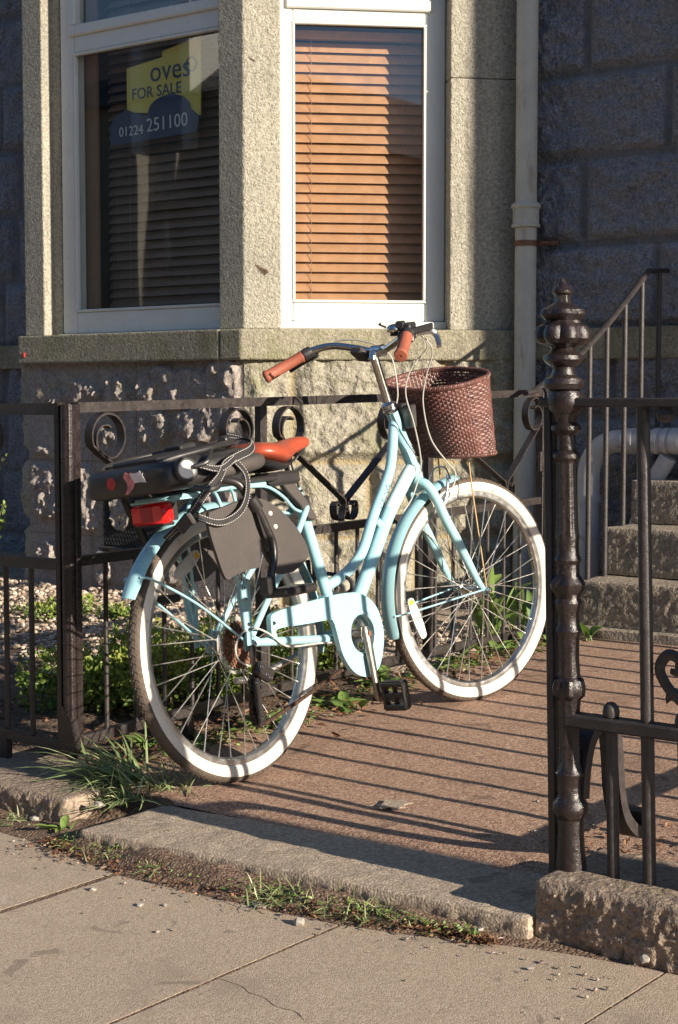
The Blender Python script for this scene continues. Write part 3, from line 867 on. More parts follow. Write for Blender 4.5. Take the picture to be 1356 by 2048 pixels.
# ------------------------------------------------------------------ venetian blinds
def blind(name, label, o, ux, un, x0, x1, z0, z1, mat, tilt, tapes):
    base = V(*o) + V(*ux) * (x0 + x1) / 2 + V(0, 0, z0)
    t = thing(name, label, 'window blind', base, 'venetian blinds in the bay window')
    ux = V(*ux); un = V(*un)
    mb = MB(fn=lambda v: v - base)
    z = z0 + 0.01; k = 0
    while z < z1 - 0.03:
        a = tilt + random.uniform(-1.2, 1.2)
        d = un * math.cos(R(a)) + V(0, 0, 1) * math.sin(R(a))
        nn = np.cross(ux, d)
        c = V(*o) + ux * (x0 + x1) / 2 + V(0, 0, z)
        W = (x1 - x0) / 2
        prof = [(-0.025, 0.0), (-0.013, 0.0022), (0, 0.003), (0.013, 0.0022), (0.025, 0.0), (0.013, 0.0006), (0, 0.0014), (-0.013, 0.0006)]
        secs = [[c + ux * s * W + d * p + nn * q for p, q in prof] for s in (-1, 1)]
        mb.loft(secs)
        z += 0.0432
    mb.build('slats', mat, t, smooth=40)
    h = MB(fn=lambda v: v - base)
    c = V(*o) + ux * (x0 + x1) / 2
    h.obox(c + V(0, 0, z1), (ux, un, V(0, 0, 1)), ((x1 - x0) / 2, 0.022, 0.018), 0.003)
    h.build('head_rail', mat, t)
    for u in tapes:
        cb = MB(fn=lambda v: v - base)
        p = V(*o) + ux * u - un * 0.014
        pts = [p + V(0, 0, zz) + ux * 0.0012 * math.sin(zz * 70) for zz in np.linspace(z0, z1, 90)]
        cb.tube(pts, 0.0012, 5)
        cb.build('cord', MT['cord'], t)
    return t
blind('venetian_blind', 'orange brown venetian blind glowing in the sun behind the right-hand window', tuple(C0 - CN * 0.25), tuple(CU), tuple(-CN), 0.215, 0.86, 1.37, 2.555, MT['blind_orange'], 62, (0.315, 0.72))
blind('venetian_blind', 'dull brown venetian blind in shade behind the left-hand window with the sale board', (0, 5.47, 0), (1, 0, 0), (0, 1, 0), -5.50, -4.66, 1.37, 3.32, MT['blind_shaded'], 52, (-5.36, -4.8))

# ------------------------------------------------------------------ for-sale board hung inside the left window
SL = V(-5.08, 5.385, 2.14)
sg = thing('sale_sign', 'yellow and blue house for sale board hung inside the left-hand bay window', 'sign', SL)
def SB(): return MB(fn=lambda v: v - SL)
mb = SB(); mb.prism([(-5.30, 2.28), (-4.850, 2.22), (-4.846, 2.565), (-5.075, 2.525), (-5.08, 2.50), (-5.30, 2.475)], (0, 5.380, 0), (1, 0, 0), (0, 0, 1), (0, 1, 0), 0.006)
mb.build('board', MT['sign_yellow'], sg, smooth=0)
ol = [(-5.40, 2.135), (-4.87, 2.150), (-4.852, 2.215)]
for k in range(0, 13):
    a = math.pi * k / 12
    ol.append((-5.035 + 0.13 * math.cos(a), 2.255 + 0.075 * math.sin(a)))
ol += [(-5.19, 2.25), (-5.30, 2.29), (-5.36, 2.272), (-5.405, 2.225)]
mb = SB(); mb.prism(ol, (0, 5.374, 0), (1, 0, 0), (0, 0, 1), (0, 1, 0), 0.005)
mb.build('lower_board', MT['sign_blue'], sg, smooth=0)
def letters(txt, size, x, z, y, mat, rot=0.0, sx=1.0):
    vs, fs = text_mesh(txt, size, ext=0.0006)
    c, s_ = math.cos(rot), math.sin(rot)
    mb = SB()
    mb.add(np.stack([x + (vs[:, 0] * c - vs[:, 1] * s_) * sx, y - vs[:, 2], z + vs[:, 0] * s_ + vs[:, 1] * c], -1), fs)
    mb.build('lettering', mat, sg, smooth=0, fix=False)
letters('oves', 0.135, -5.03, 2.438, 5.3785, MT['sign_blue'])
letters('FOR SALE', 0.072, -5.115, 2.352, 5.3785, MT['sign_blue'])
letters('01224', 0.062, -5.268, 2.19, 5.3725, MT['sign_white'])
letters('251100', 0.085, -5.045, 2.205, 5.3725, MT['sign_white'], 0.02)
mb = SB(); mb.lathe([(0.026, 0), (0.033, 0), (0.033, 0.003), (0.026, 0.003)], (-4.90, 5.3785, 2.447), (0, -1, 0), 20, closed=True)
mb.build('lettering', MT['sign_blue'], sg, smooth=0)

# ------------------------------------------------------------------ terrace across the street (only seen mirrored in the panes)
TL = V(-6, -12, -0.1)
ter = thing('terrace_house', 'pale granite terrace across the street, mirrored faintly in the bay panes', 'house', TL)
def TB(): return MB(fn=lambda v: v - TL)
mb = TB(); mb.box((-40, -18, -0.1), (30, -12, 6.6)); mb.build('wall', MT['granite_dressed'], ter, smooth=0)
mb = TB(); mb.prism([(-18.3, 6.6), (-11.7, 6.6), (-15, 8.9)], (-40.2, 0, 0), (0, 1, 0), (0, 0, 1), (1, 0, 0), 70.4); mb.build('roof', MT['slate'], ter, smooth=0)
for k in range(15):
    for z in (0.9, 3.6):
        x = -22.5 + 3.0 * k
        w = TB(); w.box((x, -12.0, z), (x + 0.16, -11.92, z + 1.7)); w.box((x + 1.14, -12.0, z), (x + 1.3, -11.92, z + 1.7)); w.box((x + 0.16, -12.0, z + 1.54), (x + 1.14, -11.92, z + 1.7)); w.box((x + 0.16, -12, z), (x + 1.14, -11.92, z + 0.16)); w.box((x + 0.16, -12, z + 0.8), (x + 1.14, -11.93, z + 0.9))
        wo_ = w.build('window_frame', MT['upvc'], ter, smooth=0)
        g = TB(); g.box((x + 0.16, -12.0, z + 0.16), (x + 1.14, -11.985, z + 1.54)); g.build('pane', MT['slate'], wo_, smooth=0)
mb = TB()
mb.box((-21.95, -13.0, 5.6), (-21.70, -11.8, 8.3)); mb.box((-20.75, -13.0, 5.6), (-20.55, -11.8, 8.3)); mb.box((-21.7, -13.0, 7.9), (-20.75, -11.9, 8.2)); mb.box((-21.7, -12.8, 6.7), (-20.75, -12.0, 6.85))
mb.build('dormer', MT['upvc'], ter, smooth=0)
mb = TB(); mb.box((-21.75, -12.0, -0.1), (-21.25, -11.2, 5.5)); mb.box((-22.9, -12.0, 2.6), (-21.75, -11.7, 2.9)); mb.box((-21.25, -12.0, 4.6), (-20.6, -11.5, 5.5))
mb.build('bay_shaft', MT['granite_dressed'], ter, smooth=0)
# ================================================================== PIPES, STEPS
PL = V(-3.575, 6.03, 0.1)
dp = thing('downpipe', 'tall pale grey downpipe with a collar beside the bay window', 'downpipe', PL)
def DB(): return MB(fn=lambda v: v - PL)
mb = DB(); mb.cyl((-3.575, 6.03, 0.03), (-3.575, 6.03, 5.9), 0.046, 24); mb.build('pipe', MT['pipe'], dp)
mb = DB(); mb.lathe([(0.046, 1.70), (0.060, 1.703), (0.062, 1.712), (0.056, 1.720), (0.056, 1.778), (0.063, 1.786), (0.063, 1.797), (0.055, 1.806), (0.046, 1.808)], (-3.575, 6.03, 0), seg=24)
mb.build('collar', MT['pipe'], dp)
mb = DB(); mb.lathe([(0.0465, 1.622), (0.051, 1.622), (0.051, 1.646), (0.0465, 1.646)], (-3.575, 6.03, 0), seg=24, closed=True); mb.box((-3.54, 6.065, 1.626), (-3.44, 6.074, 1.642)); mb.box((-3.50, 6.03, 1.628), (-3.48, 6.12, 1.640))
mb.build('bracket', MT['rust'], dp)

WL = V(-3.217, 5.95, 0.1)
wp = thing('waste_pipe', 'fat grey waste pipe bending along the wall behind the stair railing', 'waste pipe', WL)
def WB_(): return MB(fn=lambda v: v - WL)
mb = WB_()
arc = [V(-3.217, 5.95, 0.05), V(-3.217, 5.95, 0.66)]
for k in range(1, 9):
    a = math.pi / 2 * k / 8
    arc.append(V(-3.217 + 0.14 * (1 - math.cos(a)), 5.95, 0.66 + 0.14 * math.sin(a)))
arc += [V(-2.9, 5.95, 0.803), V(-1.9, 5.95, 0.815)]
mb.tube(arc, 0.047, 20); mb.build('pipe', MT['pipe_grey'], wp)
for (p, q) in (((-3.217, 5.95, 0.545), (-3.217, 5.95, 0.575)), ((-3.217, 5.95, 0.40), (-3.217, 5.95, 0.408)), ((-3.05, 5.95, 0.80), (-3.005, 5.95, 0.8015)), ((-2.915, 5.95, 0.803), (-2.895, 5.95, 0.803)), ((-2.875, 5.95, 0.8035), (-2.855, 5.95, 0.8035)), ((-2.84, 5.95, 0.804), (-2.80, 5.95, 0.804))):
    mb = WB_(); mb.cyl(p, q, 0.0535, 20); mb.build('joint_ring', MT['pipe_grey'], wp)
mb = WB_(); mb.tube(spline([(-3.08, 5.97, 0.25), (-3.0, 5.96, 0.45), (-2.93, 5.95, 0.62), (-2.86, 5.95, 0.74)], 4), 0.036, 14); mb.build('branch_pipe', MT['pipe_grey'], wp)

STL = V(-2.2, 5.6, 0.08)
st = thing('stone_steps', 'rough granite steps climbing to the door behind the right-hand railing', 'steps', STL)
YR = [5.42, 5.625, 5.85]; ZR = [0.285, 0.473, 0.648]
for i, (y, z) in enumerate(zip(YR, ZR)):
    mb = MB(fn=lambda v: v - STL)
    zb = 0.0 if i == 0 else ZR[i - 1] + 0.002
    rough_block(mb, (-2.975, y, zb), (-1.6, 6.10 if i == 2 else YR[i + 1] + 0.06, z), 0.011, 0.010, 0.003, 12, 20 + i, {(1, 0): (0.006, 95)})
    mb.build('step', MT['granite_step'], st, smooth=50)

o = stone('garden_edging', 'low stone edging strip along the foot of the bottom step', 'edging', (-3.02, 5.335, 0.0), (-1.8, 5.415, 0.118), MT['granite_step'], 0.015, 0.01, 0.004, 10, 33)

RL = V(-2.95, 5.45, 0.28)
sr = thing('stair_railing', 'slim black iron stair railing rising beside the granite steps', 'railing', RL)
def RB(): return MB(fn=lambda v: v - RL)
hr = spline([(-2.95, 4.98, 0.992), (-2.95, 5.04, 1.0), (-2.95, 5.10, 1.022), (-2.95, 5.30, 1.10), (-2.95, 5.58, 1.25), (-2.95, 5.915, 1.468), (-2.95, 5.94, 1.480), (-2.95, 6.03, 1.490), (-2.95, 6.12, 1.497)], 5)
mb = RB(); mb.tube(hr, 0.0095, 10, sx=1.5); mb.build('handrail', MT['iron_rail'], sr)
for y in (5.315, 5.454, 5.590, 5.738, 5.88, 6.03):
    zt = float(np.interp(y, hr[:, 1], hr[:, 2])); zb = 0.10 if y < 5.42 else (0.275 if y < 5.625 else (0.463 if y < 5.85 else 0.64))
    mb = RB(); mb.cyl((-2.95, y, zb), (-2.95, y, zt - 0.005), 0.0105, 12); mb.build('baluster', MT['iron_rail'], sr)

# ================================================================== IRON FENCES
FX = -3.08
def rail_z(y, which):
    t = (y - 2.92) / (5.30 - 2.92)
    return {'top': 0.948 + 0.046 * t, 'mid': 0.548 + 0.042 * t, 'bot': 0.075 + 0.022 * t + 0.016 * math.sin(math.pi * min(max(t, 0), 1))}[which]

FL = V(FX, 2.93, 0.02)
fence = thing('garden_fence', 'black iron garden fence with scrolls running back from the gateway, bicycle leaning on it', 'fence', FL)
def FB(): return MB(fn=lambda v: v - FL)
def yrail(which, w, h, y0, y1):
    mb = FB()
    pts = [V(FX, y, rail_z(y, which)) for y in np.linspace(y0, y1, 12)]
    mb.ribbon(pts, (0, 0, 1), h, w)
    return mb
yrail('top', 0.026, 0.026, 2.925, 5.34).build('top_rail', MT['iron_fence'], fence, smooth=0)
yrail('mid', 0.022, 0.026, 2.925, 5.34).build('middle_rail', MT['iron_fence'], fence, smooth=0)
yrail('bot', 0.022, 0.026, 2.925, 5.34).build('bottom_rail', MT['iron_fence'], fence, smooth=0)
y = 3.03
while y < 5.25:
    mb = FB(); mb.cyl((FX, y, rail_z(y, 'bot')), (FX, y, rail_z(y, 'mid')), 0.0068, 8); mb.build('bar', MT['iron_fence'], fence)
    y += 0.1125
for y in (3.675, 4.56):
    mb = FB(); mb.box((FX - 0.013, y - 0.015, rail_z(y, 'bot')), (FX + 0.013, y + 0.015, rail_z(y, 'top') - 0.013), 0.002); mb.build('post', MT['iron_fence'], fence)
for y in (4.31, 3.35):
    mb = FB(); mb.box((FX - 0.012, y - 0.014, -0.03), (FX + 0.012, y + 0.014, rail_z(y, 'bot') - 0.013), 0.002); mb.build('leg', MT['iron_fence'], fence)
# end post with latch keeper
mb = FB(); mb.box((FX - 0.018, 5.305, 0.02), (FX + 0.018, 5.34, 1.0), 0.003); mb.build('post', MT['iron_fence'], fence)
mb = FB(); mb.box((FX + 0.02, 5.262, 0.70), (FX + 0.034, 5.290, 0.775), 0.003); mb.box((FX + 0.02, 5.29, 0.735), (FX + 0.032, 5.31, 0.745)); mb.build('latch', MT['iron_fence'], fence)

def spiral(c, r0, r1, a0, turns, n=26):
    """points in the (y,z) plane"""
    out = []
    for k in range(n):
        t = k / (n - 1)
        r = r0 + (r1 - r0) * t
        a = a0 + turns * 2 * math.pi * t
        out.append((c[0] + r * math.cos(a), c[1] + r * math.sin(a)))
    return out
def add_scroll(y, dirn, yb, parent):
    """a C-curl under the top rail whose stem runs down to the middle rail at yb"""
    zc = rail_z(y, 'top') - 0.078
    sp = spiral((y, zc), 0.058, 0.022, 0.0 if dirn > 0 else math.pi, -0.0, 2)
    pts = []
    n = 30
    for k in range(n):
        t = k / (n - 1)
        a = (math.radians(205) - t * math.radians(500))
        r = 0.060 - 0.036 * max(0, (t - 0.55) / 0.45) ** 1.1
        py = r * math.cos(a); pz_ = r * math.sin(a)
        pts.append((y + dirn * py, zc + pz_))
    zb = rail_z(yb, 'mid') + 0.075
    stem = [(yb - dirn * 0.0, zb), (yb - dirn * 0.02, zb + 0.03)]
    pts = [(yb + dirn * 0.004, zb - 0.03), (yb - dirn * 0.012, zb + 0.012)] + pts
    P = [V(FX, a, b) for a, b in pts]
    Q = np.vstack([P[0], P[1], spline(P[2:], 2)])
    mb = FB(); mb.ribbon(Q, (1, 0, 0), 0.028, 0.0055)
    mb.build('scroll', MT['iron_fence'], parent, smooth=40)
def foot_curl(y, parent):
    for d in (-1, 1):
        z0 = rail_z(y, 'mid') + 0.018
        pts = [(y + d * 0.006, z0 + 0.075), (y + d * 0.008, z0 + 0.035), (y + d * 0.022, z0 + 0.004), (y + d * 0.05, z0 + 0.012), (y + d * 0.058, z0 + 0.045), (y + d * 0.045, z0 + 0.06), (y + d * 0.034, z0 + 0.048)]
        mb = FB(); mb.ribbon(spline([V(FX, a, b) for a, b in pts], 4), (1, 0, 0), 0.026, 0.0055)
        mb.build('scroll', MT['iron_fence'], parent, smooth=40)
for (ya, yb, yc) in ((3.035, 3.30, 3.565), (3.805, 4.085, 4.345), (4.69, 5.055, 5.26)):
    add_scroll(ya, 1, yb, fence); add_scroll(yc, -1, yb, fence); foot_curl(yb, fence)

# street fence on the left, with the corner post
SFL = V(-3.1, 2.90, 0.0)
sf = thing('street_fence', 'black iron street fence at the left edge ending in a rusty corner post', 'fence', SFL)
def SFB(): return MB(fn=lambda v: v - SFL)
def xrail(z0, z1, h, w=0.024):
    mb = SFB(); mb.ribbon([V(x, 2.90, z0 + (z1 - z0) * (-3.1 - x) / 0.25) for x in np.linspace(-3.11, -5.6, 10)], (0, 0, 1), h, w); return mb
mb = SFB(); mb.ribbon([V(-3.11, 2.90, 0.944), V(-5.6, 2.90, 0.936)], (0, 0, 1), 0.030, 0.026); mb.build('top_rail', MT['iron_fence'], sf, smooth=0)
mb = SFB(); mb.ribbon([V(-3.11, 2.90, 0.540), V(-5.6, 2.90, 0.50)], (0, 0, 1), 0.028, 0.026); mb.build('middle_rail', MT['iron_fence'], sf, smooth=0)
mb = SFB(); mb.ribbon([V(-3.11, 2.90, 0.055), V(-3.36, 2.90, 0.073), V(-5.6, 2.90, 0.075)], (0, 0, 1), 0.026, 0.026); mb.build('bottom_rail', MT['iron_fence'], sf, smooth=0)
for k in range(24):
    x = -3.226 - 0.0995 * k
    mb = SFB(); mb.cyl((x, 2.90, 0.06), (x, 2.90, 0.535), 0.0075, 8); mb.build('bar', MT['iron_fence'], sf)
for x in (-3.335, -4.6):
    mb = SFB(); mb.box((x - 0.014, 2.888, -0.02), (x + 0.014, 2.912, 0.06), 0.002); mb.build('leg', MT['iron_fence'], sf)
def scroll_x(x, dirn):
    zc = 0.866; pts = []
    for k in range(30):
        t = k / 29
        a = math.radians(205) - t * math.radians(500); r = 0.060 - 0.036 * max(0, (t - 0.55) / 0.45) ** 1.1
        pts.append(V(x + dirn * r * math.cos(a), 2.90, zc + r * math.sin(a)))
    pts = [V(x + dirn * 0.29, 2.90, 0.60), V(x + dirn * 0.27, 2.9, 0.63)] + pts
    mb = SFB(); mb.ribbon(np.vstack([pts[0], pts[1], spline(pts[2:], 2)]), (0, 1, 0), 0.028, 0.0055); mb.build('scroll', MT['iron_fence'], sf, smooth=40)
scroll_x(-3.405, -1); scroll_x(-4.0, 1)
# corner post: an angle iron with a ribbed face
mb = SFB()
mb.box((-3.116, 2.884, 0.075), (-3.099, 2.910, 0.962), 0.002)
mb.tube([(-3.080, 2.898, 0.062), (-3.078, 2.898, 0.956)], 0.0185, 14)
mb.box((-3.074, 2.905, 0.058), (-3.058, 2.926, 0.958), 0.003)
mb.tube([(-3.066, 2.890, 0.06), (-3.066, 2.890, 0.957)], 0.006, 10)
mb.build('corner_post', MT['iron_post'], sf)
mb = SFB(); mb.prism([(-0.03, 0), (0.012, -0.02), (0.03, 0.012), (0.012, 0.09), (-0.022, 0.12)], (-3.072, 2.878, 0.052), (1, 0, 0), (0, 0, 1), (0, 1, 0), 0.024); mb.build('post_foot', MT['iron_post'], sf, smooth=30)

# ------------------------------------------------------------------ cast iron gate post
GX, GY = -1.520, 2.756
GL = V(GX, GY, 0.045)
gp = thing('gate_post', 'glossy dark brown cast iron gate post with an ornate urn finial', 'gate post', GL)
def lean(v, k): return np.stack([v[:, 0] - k * (v[:, 2] - 0.05), v[:, 1], v[:, 2]], -1)
def GB(): return MB(fn=lambda v: lean(v, 0.024) - GL)
prof = [(0.036, 0.03), (0.035, 0.06), (0.032, 0.09), (0.030, 0.13), (0.031, 0.150), (0.037, 0.158), (0.041, 0.168), (0.040, 0.180), (0.033, 0.190), (0.029, 0.196), (0.028, 0.215), (0.030, 0.232), (0.034, 0.240), (0.029, 0.248), (0.026, 0.262), (0.0245, 0.30), (0.025, 0.36),
        (0.027, 0.385), (0.036, 0.395), (0.038, 0.410), (0.034, 0.424), (0.026, 0.430), (0.0245, 0.47), (0.025, 0.505), (0.027, 0.512), (0.031, 0.520), (0.027, 0.528), (0.025, 0.533), (0.025, 0.555), (0.029, 0.565), (0.031, 0.575), (0.028, 0.583), (0.030, 0.592), (0.038, 0.602), (0.040, 0.612), (0.033, 0.622), (0.027, 0.63), (0.027, 0.65), (0.032, 0.658), (0.027, 0.668),
        (0.026, 0.68), (0.026, 0.695), (0.029, 0.703), (0.027, 0.712), (0.026, 0.725), (0.025, 0.76), (0.024, 0.84), (0.025, 0.848), (0.031, 0.856), (0.031, 0.864), (0.022, 0.872), (0.022, 0.900), (0.034, 0.91), (0.034, 0.918), (0.024, 0.925), (0.028, 0.940), (0.038, 0.95), (0.042, 0.962), (0.041, 0.975), (0.037, 0.984)]
def flu(t, h):
    if 0.70 < h < 0.85 or 0.25 < h < 0.38 or 0.43 < h < 0.50: return -0.10 * (0.5 - 0.5 * math.cos(8 * t)) 
    if 0.59 < h < 0.625 or 0.39 < h < 0.425: return 0.10 * math.cos(6 * t)
    return 0.0
mb = GB(); mb.lathe([(r * 0.86, h) for r, h in prof], (GX, GY, 0), seg=48, flute=flu, sy=1.0); mb.build('column', MT['iron_post'], gp, smooth=27)
mb = GB(); mb.box((GX - 0.046, GY - 0.010, 0.035), (GX - 0.028, GY + 0.016, 0.962), 0.003); mb.build('strike_bar', MT['iron_fence'], gp)
mb = GB(); mb.box((GX - 0.045, GY - 0.006, 0.2), (GX - 0.02, GY + 0.010, 0.95)); mb.build('web', MT['iron_post'], gp)
fin = [(0.037, 0.982), (0.036, 0.985), (0.044, 0.990), (0.0495, 1.002), (0.045, 1.014), (0.030, 1.022), (0.026, 1.034), (0.027, 1.040), (0.040, 1.047), (0.049, 1.057), (0.047, 1.066), (0.033, 1.074), (0.028, 1.082), (0.033, 1.088), (0.056, 1.094), (0.066, 1.104), (0.067, 1.117), (0.060, 1.132), (0.045, 1.140), (0.041, 1.146), (0.048, 1.152), (0.054, 1.160), (0.050, 1.170), (0.034, 1.180), (0.022, 1.186), (0.019, 1.196), (0.020, 1.203), (0.025, 1.208), (0.026, 1.214), (0.020, 1.221), (0.013, 1.226), (0.0095, 1.234), (0.004, 1.242), (0.0, 1.245)]
def flu2(t, h):
    if 1.085 < h < 1.14: return 0.16 * abs(math.cos(4 * t)) - 0.09
    if 1.145 < h < 1.178: return 0.16 * abs(math.cos(3 * t)) - 0.07
    if 1.18 < h < 1.205: return -0.10 * abs(math.cos(3 * t))
    return 0.0
fin2 = [(r * 0.80, 0.982 + (h - 0.982) * 0.222 / 0.263) for r, h in fin]
def flu2s(t, h): return flu2(t, 0.982 + (h - 0.982) * 0.263 / 0.222)
mb = GB(); mb.lathe(fin2, (GX - 0.004, GY, 0), seg=64, flute=flu2s); mb.build('finial', MT['iron_post'], gp, smooth=30)

# ------------------------------------------------------------------ street railing to the right of the post
SRL = V(-0.9, GY, 0.05)
srr = thing('street_railing', 'heavy cast iron street railing on the stone kerb at the right edge', 'railing', SRL)
def SRB(): return MB(fn=lambda v: lean(v, 0.030) - SRL)
mb = SRB(); mb.box((GX - 0.045, GY - 0.020, 0.954), (1.9, GY + 0.022, 0.972), 0.003); mb.build('top_rail', MT['iron_rail'], srr)
mb = SRB(); mb.box((GX + 0.0, GY - 0.022, 0.334), (1.9, GY + 0.020, 0.360), 0.004); mb.build('lower_rail', MT['iron_rail'], srr)
for k in range(22):
    x = -1.351 + k * 0.15
    mb = SRB(); mb.cyl((x, GY, 0.04), (x, GY, 0.955), 0.0128, 14); mb.build('bar', MT['iron_rail'], srr)
    x2 = -1.427 + k * 0.15
    mb = SRB(); mb.cyl((x2, GY, 0.04), (x2, GY, 0.336), 0.0120, 14); mb.build('short_bar', MT['iron_rail'], srr)
    mb = SRB(); mb.lathe([(0.010, 0.358), (0.0155, 0.362), (0.0165, 0.370), (0.0145, 0.381), (0.008, 0.389), (0.0, 0.391)], (x2, GY, 0), seg=14); mb.build('knob', MT['iron_rail'], srr)
# curled leaf ornament standing on the lower rail
mb = SRB()
for s in (1,):
    pts = spline([(-1.259, GY, 0.37), (-1.274, GY, 0.40), (-1.307, GY, 0.43), (-1.324, GY, 0.465), (-1.307, GY, 0.492), (-1.284, GY, 0.485), (-1.287, GY, 0.462), (-1.301, GY, 0.462)], 5)
    mb.tube(pts, [0.011] * (len(pts) - 12) + list(np.linspace(0.011, 0.006, 12)), 10, sx=0.7)
mb.tube(spline([(-1.289, GY, 0.425), (-1.304, GY, 0.415), (-1.311, GY, 0.400)], 4), [0.008] * 4 + [0.009, 0.007, 0.005, 0.003, 0.001], 8)
mb.build('scroll', MT['iron_rail'], srr)
mb = SRB(); mb.lathe([(0.0, 0.925), (0.014, 0.93), (0.017, 0.94), (0.012, 0.954)], (-1.305, GY, 0), seg=14); mb.build('boss', MT['iron_rail'], srr)
# curved back-stay from the post to the yard behind
mb = SRB()
ax_ = nrm(V(0.02, 1.0, 0)); sd_ = V(-ax_[1], ax_[0], 0)
stay = [(0.00, 0.19), (0.008, 0.24), (0.030, 0.295), (0.065, 0.322), (0.105, 0.326), (0.132, 0.30), (0.142, 0.24), (0.147, 0.18), (0.165, 0.125), (0.20, 0.090), (0.235, 0.075), (0.255, 0.09), (0.245, 0.112), (0.228, 0.108)]
P = spline([V(GX + 0.01, GY + 0.012, 0) + ax_ * a + V(0, 0, b) for a, b in stay], 5)
mb.ribbon(P, sd_, 0.040, 0.024)
mb.build('back_stay', MT['iron_rail'], srr, smooth=40)

# ------------------------------------------------------------------ boundary fence on the right of the path (out of the frame; throws the bar shadows)
BL = V(-1.275, 3.0, 0.0)
bf = thing('boundary_fence', 'black iron boundary fence right of the path, its bars throwing the long stripes of shadow', 'fence', BL)
def BB(): return MB(fn=lambda v: v - BL)
BX = -1.275
for nm, z0, h in (('top_rail', 0.955, 0.026), ('lower_rail', 0.16, 0.024)):
    mb = BB(); mb.ribbon([V(BX, 2.98, z0), V(BX, 5.25, z0 + 0.055)], (0, 0, 1), h, 0.024); mb.build(nm, MT['iron_fence'], bf, smooth=0)
k = 0
y = 3.03
while y < 5.2:
    mb = BB(); mb.cyl((BX, y, 0.0), (BX, y, 0.96 + 0.02 * (y - 3)), 0.0118, 10); mb.build('bar', MT['iron_fence'], bf)
    y += 0.1605
for y in (2.985, 5.25):
    mb = BB(); mb.box((BX - 0.016, y - 0.016, -0.05), (BX + 0.016, y + 0.016, 1.04), 0.002); mb.build('post', MT['iron_fence'], bf)
# ================================================================== BICYCLE
BO = Vector((-2.6543, 3.10296, 0.0))
BF = Vector((0.01086, 0.99928, 0.03646)); BLft = Vector((-0.99087, 0.01565, -0.13391)); BU = Vector((-0.13438, -0.03468, 0.99032))
BM = Matrix(((BF.x, BLft.x, BU.x, BO.x), (BF.y, BLft.y, BU.y, BO.y), (BF.z, BLft.z, BU.z, BO.z), (0, 0, 0, 1)))
bike = thing('bicycle', 'mint blue step-through bicycle with whitewall tyres leaning on the iron fence', 'bicycle', mw=BM)
FC = V(1.11968, -0.00935, 0.34462); FS = V(0.97816, -0.20768, -0.00838); FLF = V(0.20768, 0.97494, 0.07972); FU = V(-0.00838, -0.07972, 0.99678)
def ff(v): return FC + v[:, :1] * FS + v[:, 1:2] * FLF + v[:, 2:3] * FU
def fp(x, y, z): return FC + x * FS + y * FLF + z * FU
def B(): return MB()
def FBm(): return MB(fn=ff)
WR = 0.345

